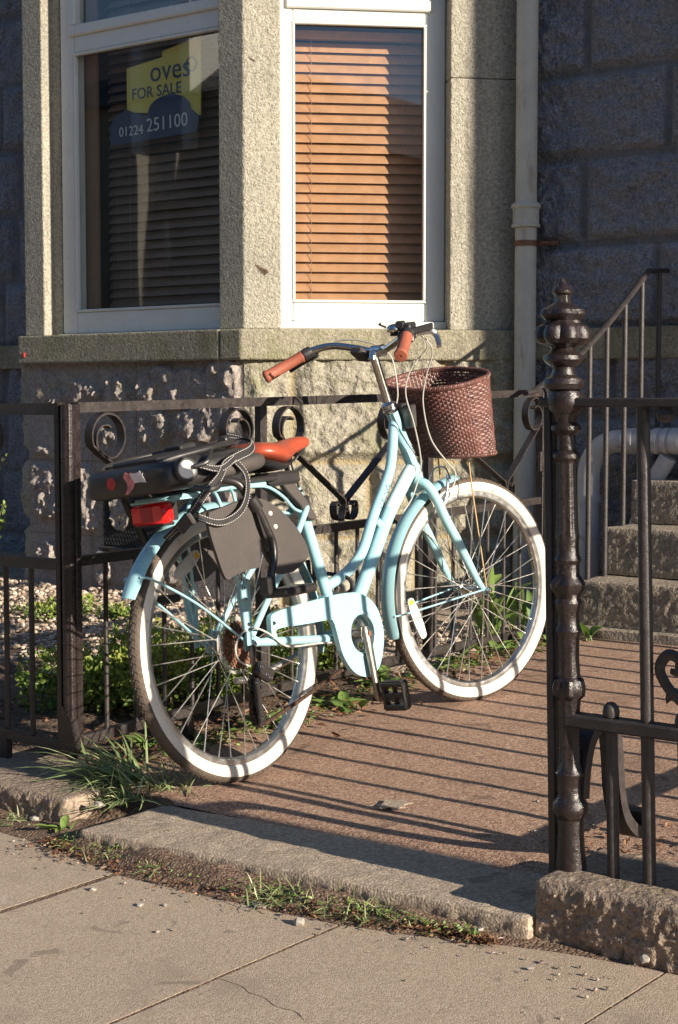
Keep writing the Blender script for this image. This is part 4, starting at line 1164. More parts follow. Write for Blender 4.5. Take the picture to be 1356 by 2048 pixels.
# ------------------------------------------------------------------ wheels
def wheel(name, front):
    mk = FBm if front else B
    c = V(0, 0, 0) if front else V(0, 0, WR)
    ay = V(0, 1, 0)
    rimp = [(0.303, -0.0125), (0.299, -0.0135), (0.289, -0.0125), (0.284, -0.007), (0.283, 0), (0.284, 0.007), (0.289, 0.0125), (0.299, 0.0135), (0.303, 0.0125), (0.298, 0.0)]
    w = mk().lathe(rimp, c, ay, 96, closed=True).build(name, MT['alloy'], bike, smooth=40)
    tp = [(0.3305, -0.0195), (0.334, -0.0185), (0.3385, -0.0155), (0.3425, -0.010), (0.3450, -0.0035), (0.3450, 0.0035), (0.3425, 0.010), (0.3385, 0.0155), (0.334, 0.0185), (0.3305, 0.0195), (0.326, 0.0), ]
    m = mk(); m.lathe(tp, c, ay, 120, closed=True)
    ty = m.build('tyre', MT['tread'], w, smooth=50)
    # tread grooves: thin raised chevron ribs
    g = mk()
    for k in range(110):
        for s in (-1, 1):
            a = 2 * math.pi * k / 110 + (0.02 if s > 0 else 0.0)
            pts = []
            for q, (rr, yy) in enumerate(((0.3458, 0.002), (0.3432, 0.0095), (0.3395, 0.0150), (0.3372, 0.0168))):
                aa = a + 0.034 * (q / 3.0) ** 1.3
                pts.append(c + V(math.cos(aa) * rr, s * yy, math.sin(aa) * rr))
            g.ribbon(pts, V(-math.sin(a), 0, math.cos(a)), 0.0150, 0.0011)
    g.build('tread_pattern', MT['tread'], w, smooth=0)
    for s in (-1, 1):
        wp_ = [(0.303, s * 0.0115), (0.3035, s * 0.0145), (0.308, s * 0.0172), (0.314, s * 0.0193), (0.320, s * 0.0203), (0.326, s * 0.0205), (0.3295, s * 0.0203), (0.332, s * 0.0192), (0.330, s * 0.0175), (0.322, s * 0.017), (0.312, s * 0.014)]
        mk().lathe(wp_, c, ay, 120, closed=True).build('whitewall', MT['whitewall'], w, smooth=50)
    hp = [(0.008, -0.050), (0.011, -0.048), (0.011, -0.036), (0.022, -0.034), (0.024, -0.032), (0.022, -0.029), (0.013, -0.026), (0.012, 0), (0.013, 0.026), (0.022, 0.029), (0.024, 0.032), (0.022, 0.034), (0.011, 0.036), (0.011, 0.048), (0.008, 0.050)]
    mk().lathe(hp, c, ay, 20).build('hub', MT['alloy'] if front else MT['mint'] if False else MT['alloy'], w)
    mk().cyl(c + V(0, -0.084 if not front else -0.078, 0), c + V(0, 0.078, 0), 0.005, 10).build('axle', MT['chrome'], w)
    for s in (-1, 1):
        n_ = mk(); yy = -0.083 if not front else -0.074
        n_.lathe([(0.0, 0.010), (0.0065, 0.009), (0.0095, 0.006), (0.0095, 0.0), (0.0125, 0.0), (0.0125, -0.002)], c + V(0, yy if s < 0 else 0.072, 0), (0, s, 0), 6)
        n_.build('axle_nut', MT['chrome'], w, smooth=20)
    N = 36
    ph0 = 0.05 if front else 0.02
    for k in range(N):
        s = -1 if k % 2 else 1
        a = 2 * math.pi * k / N + ph0
        d = (1 if (k // 2) % 2 else -1) * math.radians(62)
        p = c + V(math.cos(a + d) * 0.0215, s * 0.0325, math.sin(a + d) * 0.0215)
        q = c + V(math.cos(a) * 0.285, s * 0.002, math.sin(a) * 0.285)
        mk().tube([p, p + (q - p) * 0.94, q], [0.0015, 0.0015, 0.0024], 6).build('spoke', MT['spoke'], w)
    # spoke reflector
    if front: a, b, yy = V(-0.255, 0.006, 0.004), V(-0.205, 0.006, -0.122), 0.006
    else: a, b, yy = V(-0.150, 0.004, 0.540), V(-0.060, 0.004, 0.592), 0.004
    ax1 = nrm(b - a); nrm_ = V(0, 1, 0); ax2 = np.cross(nrm_, ax1); L = np.linalg.norm(b - a)
    m = mk(); ol = [(-L / 2, -0.006), (-L / 2 + 0.006, -0.012), (-L * 0.2, -0.0165), (L * 0.2, -0.0165), (L / 2 - 0.006, -0.012), (L / 2, -0.006), (L / 2, 0.006), (L / 2 - 0.006, 0.012), (L * 0.2, 0.0165), (-L * 0.2, 0.0165), (-L / 2 + 0.006, 0.012), (-L / 2, 0.006)]
    m.prism(ol, (a + b) / 2, ax1, ax2, nrm_, 0.007)
    rf = m.build('reflector', MT['clear_lens'], w, smooth=0)
    m = mk(); e = b if not front else a
    m.obox(e + (ax1 if front else -ax1) * 0.012 + V(0, 0.0032, 0), (ax1, ax2, nrm_), (0.006, 0.0085, 0.0045)); m.build('reflector_label', MT['yellow_label'], w)
    return w
rw = wheel('rear_wheel', False)
fw = wheel('front_wheel', True)
V_ = V
# valve
FBm().cyl((0.235, 0, -0.160), (0.203, 0, -0.138), 0.003, 8).build('valve', MT['chrome'], fw)

# cassette and spoke guard
cs = B()
for i, r in enumerate((0.058, 0.052, 0.046, 0.040, 0.035, 0.030)):
    yy = -0.034 - 0.0042 * i; n = int(r * 2 * math.pi / 0.0127)
    ol = []
    for k in range(n):
        for dr, da in ((0.0, 0.0), (0.0045, 0.25), (0.0045, 0.45), (0.0, 0.7)):
            a = 2 * math.pi * (k + da) / n; ol.append(((r + dr) * math.cos(a), (r + dr) * math.sin(a)))
    cs.prism(ol, (0, yy, WR), (1, 0, 0), (0, 0, 1), (0, -1, 0), 0.002)
cs.lathe([(0.020, -0.03), (0.020, -0.064), (0.012, -0.066)], (0, 0, WR), (0, 1, 0), 20)
cs.build('cassette', MT['rust'], rw, smooth=0)
B().lathe([(0.030, -0.0295), (0.072, -0.0275), (0.074, -0.0285), (0.072, -0.0295), (0.030, -0.0315)], (0, 0, WR), (0, 1, 0), 48, closed=True).build('spoke_guard', MT['clear_disc'], rw)

# ------------------------------------------------------------------ frame
HT0, HT1 = V(0.8305, 0, 0.914), V(0.9225, 0, 0.702)
m = B()
m.tube([HT0, HT1], [0.0185, 0.0185], 20)
up_t = spline([(0.840, 0, 0.885), (0.826, 0, 0.845), (0.812, 0, 0.800), (0.788, 0, 0.744), (0.742, 0, 0.686), (0.683, 0, 0.620), (0.612, 0, 0.528), (0.560, 0, 0.488), (0.500, 0, 0.463), (0.415, 0, 0.440)], 6)
m.tube(up_t, 0.0155, 16)
dn_t = spline([(0.912, 0, 0.745), (0.885, 0, 0.730), (0.840, 0, 0.693), (0.760, 0, 0.622), (0.690, 0, 0.545), (0.620, 0, 0.462), (0.540, 0, 0.375), (0.455, 0, 0.300)], 6)
m.tube(dn_t, 0.0205, 18)
m.tube([(0.690, 0, 0.603), (0.716, 0, 0.570)], 0.012, 12)
BBp = V(0.452, 0, 0.298)
m.tube([BBp, (0.424, 0, 0.416), (0.372, 0, 0.623), (0.350, 0, 0.712)], 0.0158, 16)
m.cyl(BBp + V(0, -0.036, 0), BBp + V(0, 0.036, 0), 0.021, 20)
for s in (-1, 1):
    m.tube(spline([(0.440, s * 0.026, 0.298), (0.36, s * 0.040, 0.306), (0.20, s * 0.058, 0.325), (0.05, s * 0.066, 0.343), (0.004, s * 0.067, 0.348)], 5), [0.0115] * 15 + [0.0105] * 6, 12)
    m.tube(spline([(0.360, s * 0.020, 0.672), (0.33, s * 0.034, 0.65), (0.22, s * 0.052, 0.55), (0.10, s * 0.062, 0.442), (0.018, s * 0.066, 0.362)], 5), 0.0085, 12)
    m.prism([(-0.016, 0.0), (-0.012, -0.016), (0.005, -0.020), (0.018, -0.006), (0.045, -0.004), (0.045, 0.010), (0.022, 0.020), (0.026, 0.040), (0.012, 0.046), (0.0, 0.028), (-0.014, 0.016)], (0, s * 0.069, WR), (1, 0, 0), (0, 0, 1), (0, -s, 0), 0.006)
m.tube([(0.385, -0.03, 0.415), (0.385, 0.03, 0.415)], 0.007, 8)
m.cyl((0.345, 0, 0.702), (0.340, 0, 0.722), 0.0195, 16)
frame_o = m.build('frame', MT['mint'], bike, smooth=50)
# pale band and lettering on the tubes
k0, k1 = 5, 19
B().tube(dn_t[k0:k1], 0.0209, 18, cap=False).build('decal_band', MT['pale_decal'], frame_o, smooth=60)
vs, fs = text_mesh('VIKING', 0.021, ext=0.0)
p0, p1 = V(0.770, 0, 0.720), V(0.690, 0, 0.628)
ex = nrm(p0 - p1); ey = np.cross(V(0, -1, 0), ex)
mid = np.array([up_t[np.argmin(np.abs(up_t[:, 0] - x))] for x in (0.728,)])[0]
vs2 = []
for q in vs:
    ang = q[1] / 0.0162
    s_ = q[0] * 1.30
    # follow the tube centreline
    i = np.argmin(np.abs((up_t - mid) @ ex - s_)); cpt_ = up_t[i] + ex * (s_ - (up_t[i] - mid) @ ex)
    vs2.append(cpt_ + V(0, -1, 0) * 0.0163 * math.cos(ang) + ey * 0.0163 * math.sin(ang))
mt_ = MB(); mt_.add(np.array(vs2), fs); mt_.build('lettering', MT['decal_text'], frame_o, smooth=0, fix=False)

# chrome seat post, saddle
m = B(); m.cyl((0.347, 0, 0.715), (0.322, 0, 0.800), 0.0125, 14); m.obox((0.300, 0, 0.800), ((1, 0, 0.05), (0, 1, 0), (0, 0, 1)), (0.025, 0.022, 0.012), 0.003)
for s in (-1, 1):
    m.tube(spline([(0.20, s * 0.035, 0.800), (0.26, s * 0.022, 0.790), (0.33, s * 0.018, 0.798), (0.395, s * 0.006, 0.832)], 4), 0.0035, 8)
m.tube([(0.335, 0.018, 0.708), (0.335, -0.032, 0.714)], 0.004, 8)
m.build('seat_post', MT['chrome'], bike)
secs = []
for x, w, zt, zs, dr in ((0.120, 0.045, 0.838, 0.818, 0.004), (0.128, 0.075, 0.850, 0.815, 0.006), (0.155, 0.098, 0.858, 0.806, 0.008), (0.200, 0.100, 0.857, 0.795, 0.010), (0.240, 0.088, 0.852, 0.790, 0.010), (0.275, 0.064, 0.850, 0.792, 0.010), (0.310, 0.042, 0.853, 0.806, 0.008), (0.350, 0.030, 0.858, 0.818, 0.006), (0.385, 0.027, 0.860, 0.826, 0.004), (0.405, 0.023, 0.856, 0.832, 0.003), (0.414, 0.013, 0.850, 0.836, 0.002)):
    sec = []
    for k in range(16):
        a = 2 * math.pi * k / 16
        ca, sa = math.cos(a), math.sin(a)
        yy = w * np.sign(ca) * abs(ca) ** 0.6
        zc = (zt + zs) / 2; h = (zt - zs) / 2
        zz = zc + h * np.sign(sa) * abs(sa) ** 0.65
        if sa > 0: zz -= dr * (abs(yy) / w) ** 2 - (0.004 if x > 0.3 else 0)
        sec.append((x, yy, zz))
    secs.append(sec)
m = B(); m.loft(secs); sad = m.build('saddle', MT['saddle'], bike, smooth=80, sub=1)
m = B()
secs = []
for x, w, z in ((0.14, 0.080, 0.808), (0.17, 0.092, 0.799), (0.21, 0.092, 0.789), (0.25, 0.076, 0.786), (0.29, 0.046, 0.795)):
    secs.append([(x, w, z), (x, w * 0.9, z - 0.014), (x, -w * 0.9, z - 0.014), (x, -w, z), (x, -w * 0.9, z + 0.006), (x, w * 0.9, z + 0.006)])
m.loft(secs); m.build('saddle_base', MT['black_plastic'], sad, smooth=50, sub=1)

# ------------------------------------------------------------------ fenders
def fender(mk, c, r, a0, a1, name, w=0.026, n=48, flare0=0.0):
    m = mk(); secs = []
    for k in range(n + 1):
        t = k / n; a = math.radians(a0 + (a1 - a0) * t)
        e = V(math.cos(a), 0, math.sin(a)); sec = []
        ww = w
        if t < 0.03: ww = w * (0.80 + 0.2 * t / 0.03)
        if t > 0.97: ww = w * (0.80 + 0.2 * (1 - t) / 0.03)
        rr = r + flare0 * max(0, (t - 0.7) / 0.3) ** 2
        for q in range(11):
            b = -1 + 2 * q / 10
            sec.append(V(*c) + e * (rr - 0.013 * abs(b) ** 2.2) + V(0, ww * b, 0))
        for q in range(10, -1, -1):
            b = -1 + 2 * q / 10
            sec.append(V(*c) + e * (rr - 0.0025 - 0.013 * abs(b) ** 2.2) + V(0, ww * b * 0.97, 0))
        secs.append(sec)
    m.loft(secs)
    return m.build(name, MT['mint'], bike, smooth=60)
rfend = fender(B, (0, 0, WR), 0.369, -12, 154, 'rear_mudguard', 0.0285, 60, 0.012)
ffend = fender(FBm, (0, 0, 0), 0.364, 97, 197, 'front_mudguard', 0.0285, 44)
for s in (-1, 1):
    B().tube(spline([(-0.303, s * 0.024, 0.556), (-0.28, s * 0.045, 0.545), (-0.16, s * 0.063, 0.470), (-0.012, s * 0.074, 0.352)], 5), 0.0035, 8, sx=1.5).build('mudguard_stay', MT['mint'], bike)
    FBm().tube([(-0.352, s * 0.028, -0.035), (-0.30, s * 0.040, -0.030), (-0.004, s * 0.066, 0.004)], 0.0028, 8).build('mudguard_stay', MT['mint'], bike)
for ad in (139, 147):
    e = V(math.cos(R(ad)), 0, math.sin(R(ad)))
    B().lathe([(0.0, 0.003), (0.0035, 0.002), (0.0045, -0.001)], V(0, -0.008, WR) + e * 0.3715, e, 10).build('rivet', MT['chrome'], rfend)

# ------------------------------------------------------------------ rear carrier and lamp
m = B()
for s in (-1, 1):
    m.tube(spline([(0.165, s * 0.050, 0.744), (0.05, s * 0.052, 0.744), (-0.08, s * 0.058, 0.742), (-0.17, s * 0.066, 0.739), (-0.198, s * 0.060, 0.738), (-0.209, s * 0.04, 0.738), (-0.211, 0.0, 0.738)], 5), 0.0052, 10)
    m.tube(spline([(-0.045, s * 0.055, 0.742), (-0.052, s * 0.075, 0.725), (-0.05, s * 0.086, 0.68), (-0.040, s * 0.090, 0.56), (-0.028, s * 0.090, 0.44), (-0.024, s * 0.088, 0.40)], 5), 0.0048, 10)
    m.tube(spline([(0.02, s * 0.055, 0.742), (0.008, s * 0.078, 0.72), (-0.002, s * 0.088, 0.66), (-0.008, s * 0.090, 0.52), (-0.014, s * 0.089, 0.44)], 5), 0.0048, 10)
    m.prism([(-0.040, 0.36), (-0.022, 0.345), (-0.006, 0.36), (0.004, 0.44), (0.006, 0.478), (-0.002, 0.482), (-0.006, 0.470), (-0.036, 0.470), (-0.046, 0.44)], (0, s * 0.094, 0.03), (1, 0, 0), (0, 0, 1), (0, -s, 0), 0.003)
    m.prism([(-0.030, 0.0), (-0.012, 0.0), (-0.006, 0.06), (-0.024, 0.06)], (0, s * 0.092, 0.345), (1, 0, 0), (0, 0, 1), (0, -s, 0), 0.003)
    m.tube(spline([(0.10, s * 0.05, 0.742), (0.17, s * 0.052, 0.735), (0.235, s * 0.046, 0.705), (0.29, s * 0.034, 0.668), (0.345, s * 0.018, 0.655)], 5), 0.0042, 8)
for x in (0.16, 0.05, -0.06, -0.15):
    m.tube([(x, -0.052, 0.744), (x, 0.052, 0.744)], 0.004, 8)
m.tube([(0.16, 0, 0.744), (-0.21, 0, 0.740)], 0.004, 8)
m.prism([(-0.222, -0.06), (-0.212, -0.068), (-0.10, -0.062), (-0.08, 0.0), (-0.10, 0.062), (-0.212, 0.068), (-0.222, 0.06)], (0, 0, 0.730), (1, 0, 0), (0, 1, 0.0), (0, 0, 1), 0.005)
car = m.build('carrier', MT['mint'], bike, smooth=40)
for x, z in ((-0.022, 0.490), (-0.022, 0.462), (-0.018, 0.398), (-0.018, 0.384)):
    B().lathe([(0.0, 0.004), (0.004, 0.0035), (0.0055, 0)], (x, -0.0965, z), (0, -1, 0), 8).build('bolt', MT['chrome'], car)
m = B(); m.box((-0.232, -0.058, 0.677), (-0.190, 0.058, 0.729), 0.008); tl = m.build('tail_lamp', MT['red_lens'], bike, smooth=40)
m = B(); m.box((-0.226, -0.050, 0.671), (-0.186, 0.050, 0.679), 0.003); m.box((-0.192, -0.05, 0.682), (-0.170, 0.05, 0.725), 0.003); m.build('lamp_base', MT['black_plastic'], tl)
m = B(); m.box((-0.2335, -0.020, 0.684), (-0.2305, 0.018, 0.722), 0.001); m.build('reflector', MT['red_plastic'], tl)

# ------------------------------------------------------------------ chain guard, cranks, pedals, gears
cg = spline([(0.082, 0.397), (0.100, 0.411), (0.20, 0.4185), (0.33, 0.423), (0.405, 0.422), (0.459, 0.415), (0.505, 0.393), (0.535, 0.360), (0.549, 0.312), (0.546, 0.271), (0.525, 0.222), (0.502, 0.196), (0.471, 0.184), (0.436, 0.187), (0.393, 0.209), (0.358, 0.258), (0.343, 0.323), (0.335, 0.352), (0.318, 0.361), (0.225, 0.364), (0.106, 0.368), (0.099, 0.349), (0.080, 0.352), (0.079, 0.372)], 4)
hc = V(0.455, 0.303); holes = [[(hc[0] + 0.053 * math.cos(a), hc[1] + 0.053 * math.sin(a)) for a in np.linspace(0, 2 * math.pi, 36, endpoint=False)]]
m = B(); m.prism([(p[0], p[1]) for p in cg[:-1]], (0, -0.066, 0), (1, 0, 0), (0, 0, 1), (0, -1, 0), 0.016, holes)
cgo = m.build('chain_guard', MT['mint'], bike, smooth=30)
md = cgo.modifiers.new('b', 'BEVEL'); md.width = 0.004; md.segments = 3; md.limit_method = 'ANGLE'; md.angle_limit = R(40)
m = B(); m.lathe([(0.0535, 0.0), (0.056, 0.0022), (0.060, 0.0026), (0.063, 0.0015), (0.066, 0.0)], (hc[0], -0.0815, hc[1]), (0, -1, 0), 48, closed=True)
m.build('pressed_ring', MT['mint'], cgo, smooth=60)
for x, z in ((0.092, 0.385), (0.33, 0.27)):
    B().lathe([(0.0, 0.003), (0.004, 0.0025), (0.0055, 0)], (x, -0.083, z), (0, -1, 0), 10).build('bolt', MT['chrome'], cgo)
m = B()
ol = [(0.075 * math.cos(a), 0.075 * math.sin(a)) for a in np.linspace(0, 2 * math.pi, 60, endpoint=False)]
hl = []
for k in range(5):
    a0 = 2 * math.pi * k / 5 + 0.2
    hl.append([(r * math.cos(a0 + d), r * math.sin(a0 + d)) for r, d in ((0.024, -0.35), (0.044, -0.42), (0.048, 0.0), (0.044, 0.42), (0.024, 0.35))])
m.prism(ol, (BBp[0], -0.050, BBp[2]), (1, 0, 0), (0, 0, 1), (0, -1, 0), 0.004, hl)
m.build('chainring', MT['alloy'], bike, smooth=20)
ce = V(0.459, -0.104, 0.130)
cb = V(0.453, -0.094, 0.302)
m = B()
m.tube([cb + (cb - ce) * 0.12, cb, cb + (ce - cb) * 0.3, cb + (ce - cb) * 0.8, ce, ce + (ce - cb) * 0.08], [0.010, 0.017, 0.0135, 0.0115, 0.013, 0.007], 14, sx=0.8)
m.cyl((0.453, -0.03, 0.302), (0.453, -0.096, 0.302), 0.013, 14)
cr = m.build('crank', MT['worn_steel'], bike, smooth=50)
B().lathe([(0.0, 0.004), (0.008, 0.003), (0.009, 0)], cb + V(0, -0.012, 0), (0, -1, 0), 8).build('crank_bolt', MT['rust'], cr)
ce2 = V(0.447, 0.102, 0.470); cb2 = V(0.453, 0.092, 0.302)
m = B(); m.tube([cb2, cb2 + (ce2 - cb2) * 0.3, ce2], [0.015, 0.0125, 0.011], 14, sx=0.62); m.build('crank', MT['chrome'], bike)
def pedal(c, s, tilt):
    t = MB()
    t.cyl((0, s * 0.012, 0), (0, s * -0.085, 0), 0.007, 10)
    for x in (-0.031, 0.031):
        t.box((x - 0.007, -0.080 if s > 0 else 0.002, -0.014), (x + 0.007, -0.002 if s > 0 else 0.080, 0.014), 0.003)
    for y in (-0.008, -0.076):
        t.box((-0.037, y * s - 0.005, -0.013), (0.037, y * s + 0.005, 0.013), 0.003)
    t.box((-0.008, -0.076 if s > 0 else 0.008, -0.010), (0.008, -0.008 if s > 0 else 0.076, 0.010), 0.002)
    for y in (-0.042,):
        t.box((-0.030, y * s - 0.003, -0.008), (0.030, y * s + 0.003, 0.008))
    for x in (-0.038, 0.038):
        for y in np.linspace(-0.012, -0.072, 7):
            t.box((x - 0.003, y * s - 0.003, -0.012), (x + 0.003, y * s + 0.003, 0.012))
    ct, st_ = math.cos(tilt), math.sin(tilt)
    vs = np.vstack(t.v); vs = np.stack([vs[:, 0] * ct - vs[:, 2] * st_, vs[:, 1], vs[:, 0] * st_ + vs[:, 2] * ct], -1) + c
    m = MB(); m.add(vs, t.f)
    return m.build('pedal', MT['black_plastic'], bike)
pedal(ce + V(0, -0.018, 0), 1, math.radians(-86)); pedal(ce2 + V(0, 0.018, 0), -1, 0.1)

m = B()
m.tube(spline([(-0.004, -0.086, 0.340), (-0.012, -0.088, 0.315), (-0.012, -0.086, 0.296)], 4), [0.014] * 5 + [0.011] * 4, 10, sx=0.5)
m.obox((0.026, -0.082, 0.270), (nrm((0.07, 0, -0.045)), (0, 1, 0), nrm((0.045, 0, 0.07))), (0.034, 0.013, 0.018), 0.006)
m.obox((0.002, -0.076, 0.200), (nrm((0.0, 0, 1)), (0, 1, 0), (1, 0, 0)), (0.058, 0.0015, 0.012), 0.001)
m.obox((0.002, -0.060, 0.200), (nrm((0.0, 0, 1)), (0, 1, 0), (1, 0, 0)), (0.058, 0.0015, 0.012), 0.001)
for z in (0.246, 0.156):
    ol = []
    for k in range(10):
        for dr, da in ((0.0, 0.0), (0.005, 0.3), (0.005, 0.55), (0.0, 0.85)):
            a = 2 * math.pi * (k + da) / 10; ol.append(((0.018 + dr) * math.cos(a), (0.018 + dr) * math.sin(a)))
    m.prism(ol, (0.004, -0.064, z), (1, 0, 0), (0, 0, 1), (0, -1, 0), 0.008)
der = m.build('rear_derailleur', MT['black_metal'], bike, smooth=30)
for x, z in ((0.012, 0.285), (0.030, 0.262), (0.042, 0.252), (0.004, 0.246), (0.004, 0.156)):
    B().lathe([(0.0, 0.003), (0.003, 0.0025), (0.0045, 0)], (x, -0.0955 if z > 0.25 else -0.078, z), (0, -1, 0), 8).build('bolt', MT['chrome'], der)
m = B()
def chain_run(pts):
    P = spline(pts, 10); L = np.concatenate([[0], np.cumsum(np.linalg.norm(np.diff(P, axis=0), axis=1))])
    n = int(L[-1] / 0.0127)
    for k in range(n):
        a = V(*[np.interp(k * 0.0127, L, P[:, i]) for i in range(3)]); b = V(*[np.interp((k + 1) * 0.0127, L, P[:, i]) for i in range(3)])
        d = b - a; w_ = 0.0034 if k % 2 else 0.0022
        for s in (-1, 1):
            m.obox((a + b) / 2 + V(0, s * w_, 0), (d, (0, 1, 0), np.cross(d, V(0, 1, 0))), (0.0086, 0.0008, 0.0042), 0)
        m.cyl(a + V(0, -0.004, 0), a + V(0, 0.004, 0), 0.0036, 8)
chain_run([(0.038, -0.050, 0.300), (0.028, -0.055, 0.268), (0.018, -0.060, 0.236), (-0.006, -0.062, 0.215), (-0.014, -0.062, 0.18), (-0.012, -0.062, 0.148), (0.004, -0.062, 0.136), (0.03, -0.061, 0.137), (0.20, -0.056, 0.172), (0.33, -0.053, 0.205), (0.43, -0.052, 0.226)])
m.build('chain', MT['chain'], bike, smooth=0)
B().tube(spline([(-0.020, -0.080, 0.292), (-0.062, -0.085, 0.315), (-0.070, -0.088, 0.350), (-0.040, -0.090, 0.380), (0.010, -0.088, 0.384), (0.065, -0.084, 0.362), (0.115, -0.080, 0.328), (0.160, -0.078, 0.314), (0.30, -0.062, 0.302), (0.42, -0.04, 0.285)], 6), 0.0026, 8).build('gear_cable', MT['cable'], bike)
B().tube(spline([(0.395, 0.030, 0.52), (0.42, 0.045, 0.47), (0.47, 0.03, 0.475), (0.50, -0.02, 0.455), (0.49, -0.035, 0.425), (0.46, -0.02, 0.415), (0.44, 0.02, 0.44), (0.455, 0.045, 0.50), (0.43, 0.05, 0.56), (0.40, 0.04, 0.60)], 6), 0.006, 8).build('cable_lock', MT['rubber'], bike)
B().tube([(0.10, 0.085, 0.238), (0.16, 0.085, 0.232), (0.33, 0.07, 0.262), (0.37, 0.05, 0.285)], 0.009, 10).build('kickstand', MT['alloy'], bike)

# ------------------------------------------------------------------ fork, stem, bars (turned slightly to the right)
m = FBm()
m.tube([(-0.192, 0, 0.355), (-0.206, 0, 0.345), (-0.196, 0, 0.325)], [0.020, 0.022, 0.018], 16)
for s in (-1, 1):
    m.tube(spline([(-0.212, s * 0.010, 0.352), (-0.200, s * 0.040, 0.342), (-0.176, s * 0.052, 0.300), (-0.145, s * 0.055, 0.235), (-0.104, s * 0.058, 0.162), (-0.058, s * 0.060, 0.078), (-0.028, s * 0.061, 0.026), (-0.004, s * 0.061, 0.0)], 6), list(np.linspace(0.0155, 0.0152, 24)) + list(np.linspace(0.015, 0.0082, 19)), 14)
    m.prism([(-0.016, 0.016), (-0.014, -0.004), (-0.006, -0.014), (0.008, -0.012), (0.012, 0.002), (0.004, 0.012)], (0, s * 0.066, 0), (1, 0, 0), (0, 0, 1), (0, -s, 0), 0.006)
fk = m.build('fork', MT['mint'], bike, smooth=50)
m = B()
hd = nrm(HT0 - HT1)
m.lathe([(0.019, -0.004), (0.0225, 0.0), (0.0235, 0.006), (0.021, 0.010), (0.0205, 0.014), (0.0225, 0.017), (0.0215, 0.024), (0.016, 0.028), (0.0115, 0.032)], HT0, hd, 22)
m.lathe([(0.0185, 0.004), (0.0225, 0.0), (0.0225, -0.008), (0.019, -0.011)], HT1, hd, 22)
m.build('headset', MT['chrome'], bike)
ST0 = HT0; ST1 = fp(-0.338, 0.0, 0.735)
m = B(); m.cyl(ST0 + hd * 0.02, ST1, 0.0132, 16); m.build('stem', MT['chrome'], bike)
m = FBm(); m.tube([(-0.345, 0, 0.722), (-0.336, 0, 0.744)], [0.0135, 0.0135], 14); m.cyl((-0.318, -0.020, 0.748), (-0.318, 0.020, 0.748), 0.0185, 18); m.tube([(-0.342, 0, 0.735), (-0.316, 0, 0.748)], 0.0135, 12); m.build('stem_clamp', MT['chrome'], bike)
GLs, GLe = V(-0.418, 0.232, 0.751), V(-0.524, 0.284, 0.695)
GRs, GRe = V(-0.418, -0.233, 0.775), V(-0.508, -0.303, 0.721)
m = FBm()
bar = spline([GLe + (GLs - GLe) * 0.1, GLs, (-0.392, 0.212, 0.766), (-0.355, 0.165, 0.775), (-0.330, 0.10, 0.764), (-0.320, 0.04, 0.751), (-0.318, 0, 0.748), (-0.320, -0.04, 0.752), (-0.330, -0.10, 0.770), (-0.355, -0.165, 0.787), (-0.392, -0.212, 0.787), GRs, GRe + (GRs - GRe) * 0.1], 7)
m.tube(bar, 0.0112, 14); hb = m.build('handlebar', MT['chrome'], bike, smooth=60)
for a, b in ((GLs, GLe), (GRs, GRe)):
    d = nrm(b - a); L = np.linalg.norm(b - a)
    m = FBm(); m.lathe([(0.0135, 0.0), (0.0185, 0.002), (0.0185, 0.006), (0.0165, 0.010), (0.0168, L * 0.5), (0.0175, L - 0.012), (0.0195, L - 0.008), (0.0195, L - 0.002), (0.017, L + 0.002), (0.004, L + 0.003), (0.004, L + 0.001), (0, L + 0.001)], a, d, 20)
    m.build('grip', MT['grip'], hb, smooth=40)
    m = FBm(); m.lathe([(0.012, -0.030), (0.0175, -0.029), (0.0185, -0.016), (0.0175, -0.003), (0.012, -0.002)], a, d, 18); m.build('grip_collar', MT['black_plastic'], hb)
# right-hand controls
m = FBm()
m.obox(GRs + V(0.022, 0.022, 0.004), ((1, 0.6, 0.4), (-0.6, 1, 0), (0, 0, 1)), (0.018, 0.024, 0.016), 0.005)
m.obox(GRs + V(0.035, 0.030, 0.028), ((1, 0.5, 0.1), (-0.5, 1, 0), (0, 0, 1)), (0.026, 0.017, 0.013), 0.004)
m.obox(GRs + V(0.012, 0.035, 0.036), ((1, 0.5, 0.3), (-0.5, 1, 0), (0, 0, 1)), (0.008, 0.013, 0.010), 0.003)
sh = m.build('shifter', MT['black_plastic'], hb)
m = FBm(); m.tube(spline([GRs + V(0.05, 0.01, 0.010), GRs + V(0.075, -0.02, 0.012), GRs + V(0.085, -0.03, 0.0), GRs + V(0.080, -0.045, -0.022), GRs + V(0.070, -0.055, -0.034)], 5), [0.009] * 8 + [0.0075] * 13, 10, sx=0.55); m.build('brake_lever', MT['alloy'], hb)
m = FBm(); m.obox(GRs + V(0.055, -0.006, 0.020), ((1, -0.8, 0.25), (0.8, 1, 0), (0, 0, 1)), (0.032, 0.011, 0.010), 0.003); m.build('lever_clamp', MT['black_plastic'], hb)
m = FBm(); m.tube(spline([GLs + V(0.04, -0.02, 0.0), GLs + V(0.060, 0.005, 0.002), GLs + V(0.062, 0.035, -0.006), GLs + V(0.050, 0.075, -0.022), GLs + V(0.03, 0.105, -0.040)], 5), [0.009] * 8 + [0.0075] * 13, 10, sx=0.55); m.build('brake_lever', MT['black_metal'], hb)
m = FBm(); bc = GRs + V(0.010, 0.060, 0.024); m.lathe([(0.020, -0.006), (0.0215, 0.0), (0.020, 0.008), (0.014, 0.014), (0.006, 0.0165), (0.0, 0.017)], bc, (-0.1, 0, 1), 22); bl = m.build('bell', MT['chrome'], hb, smooth=60)
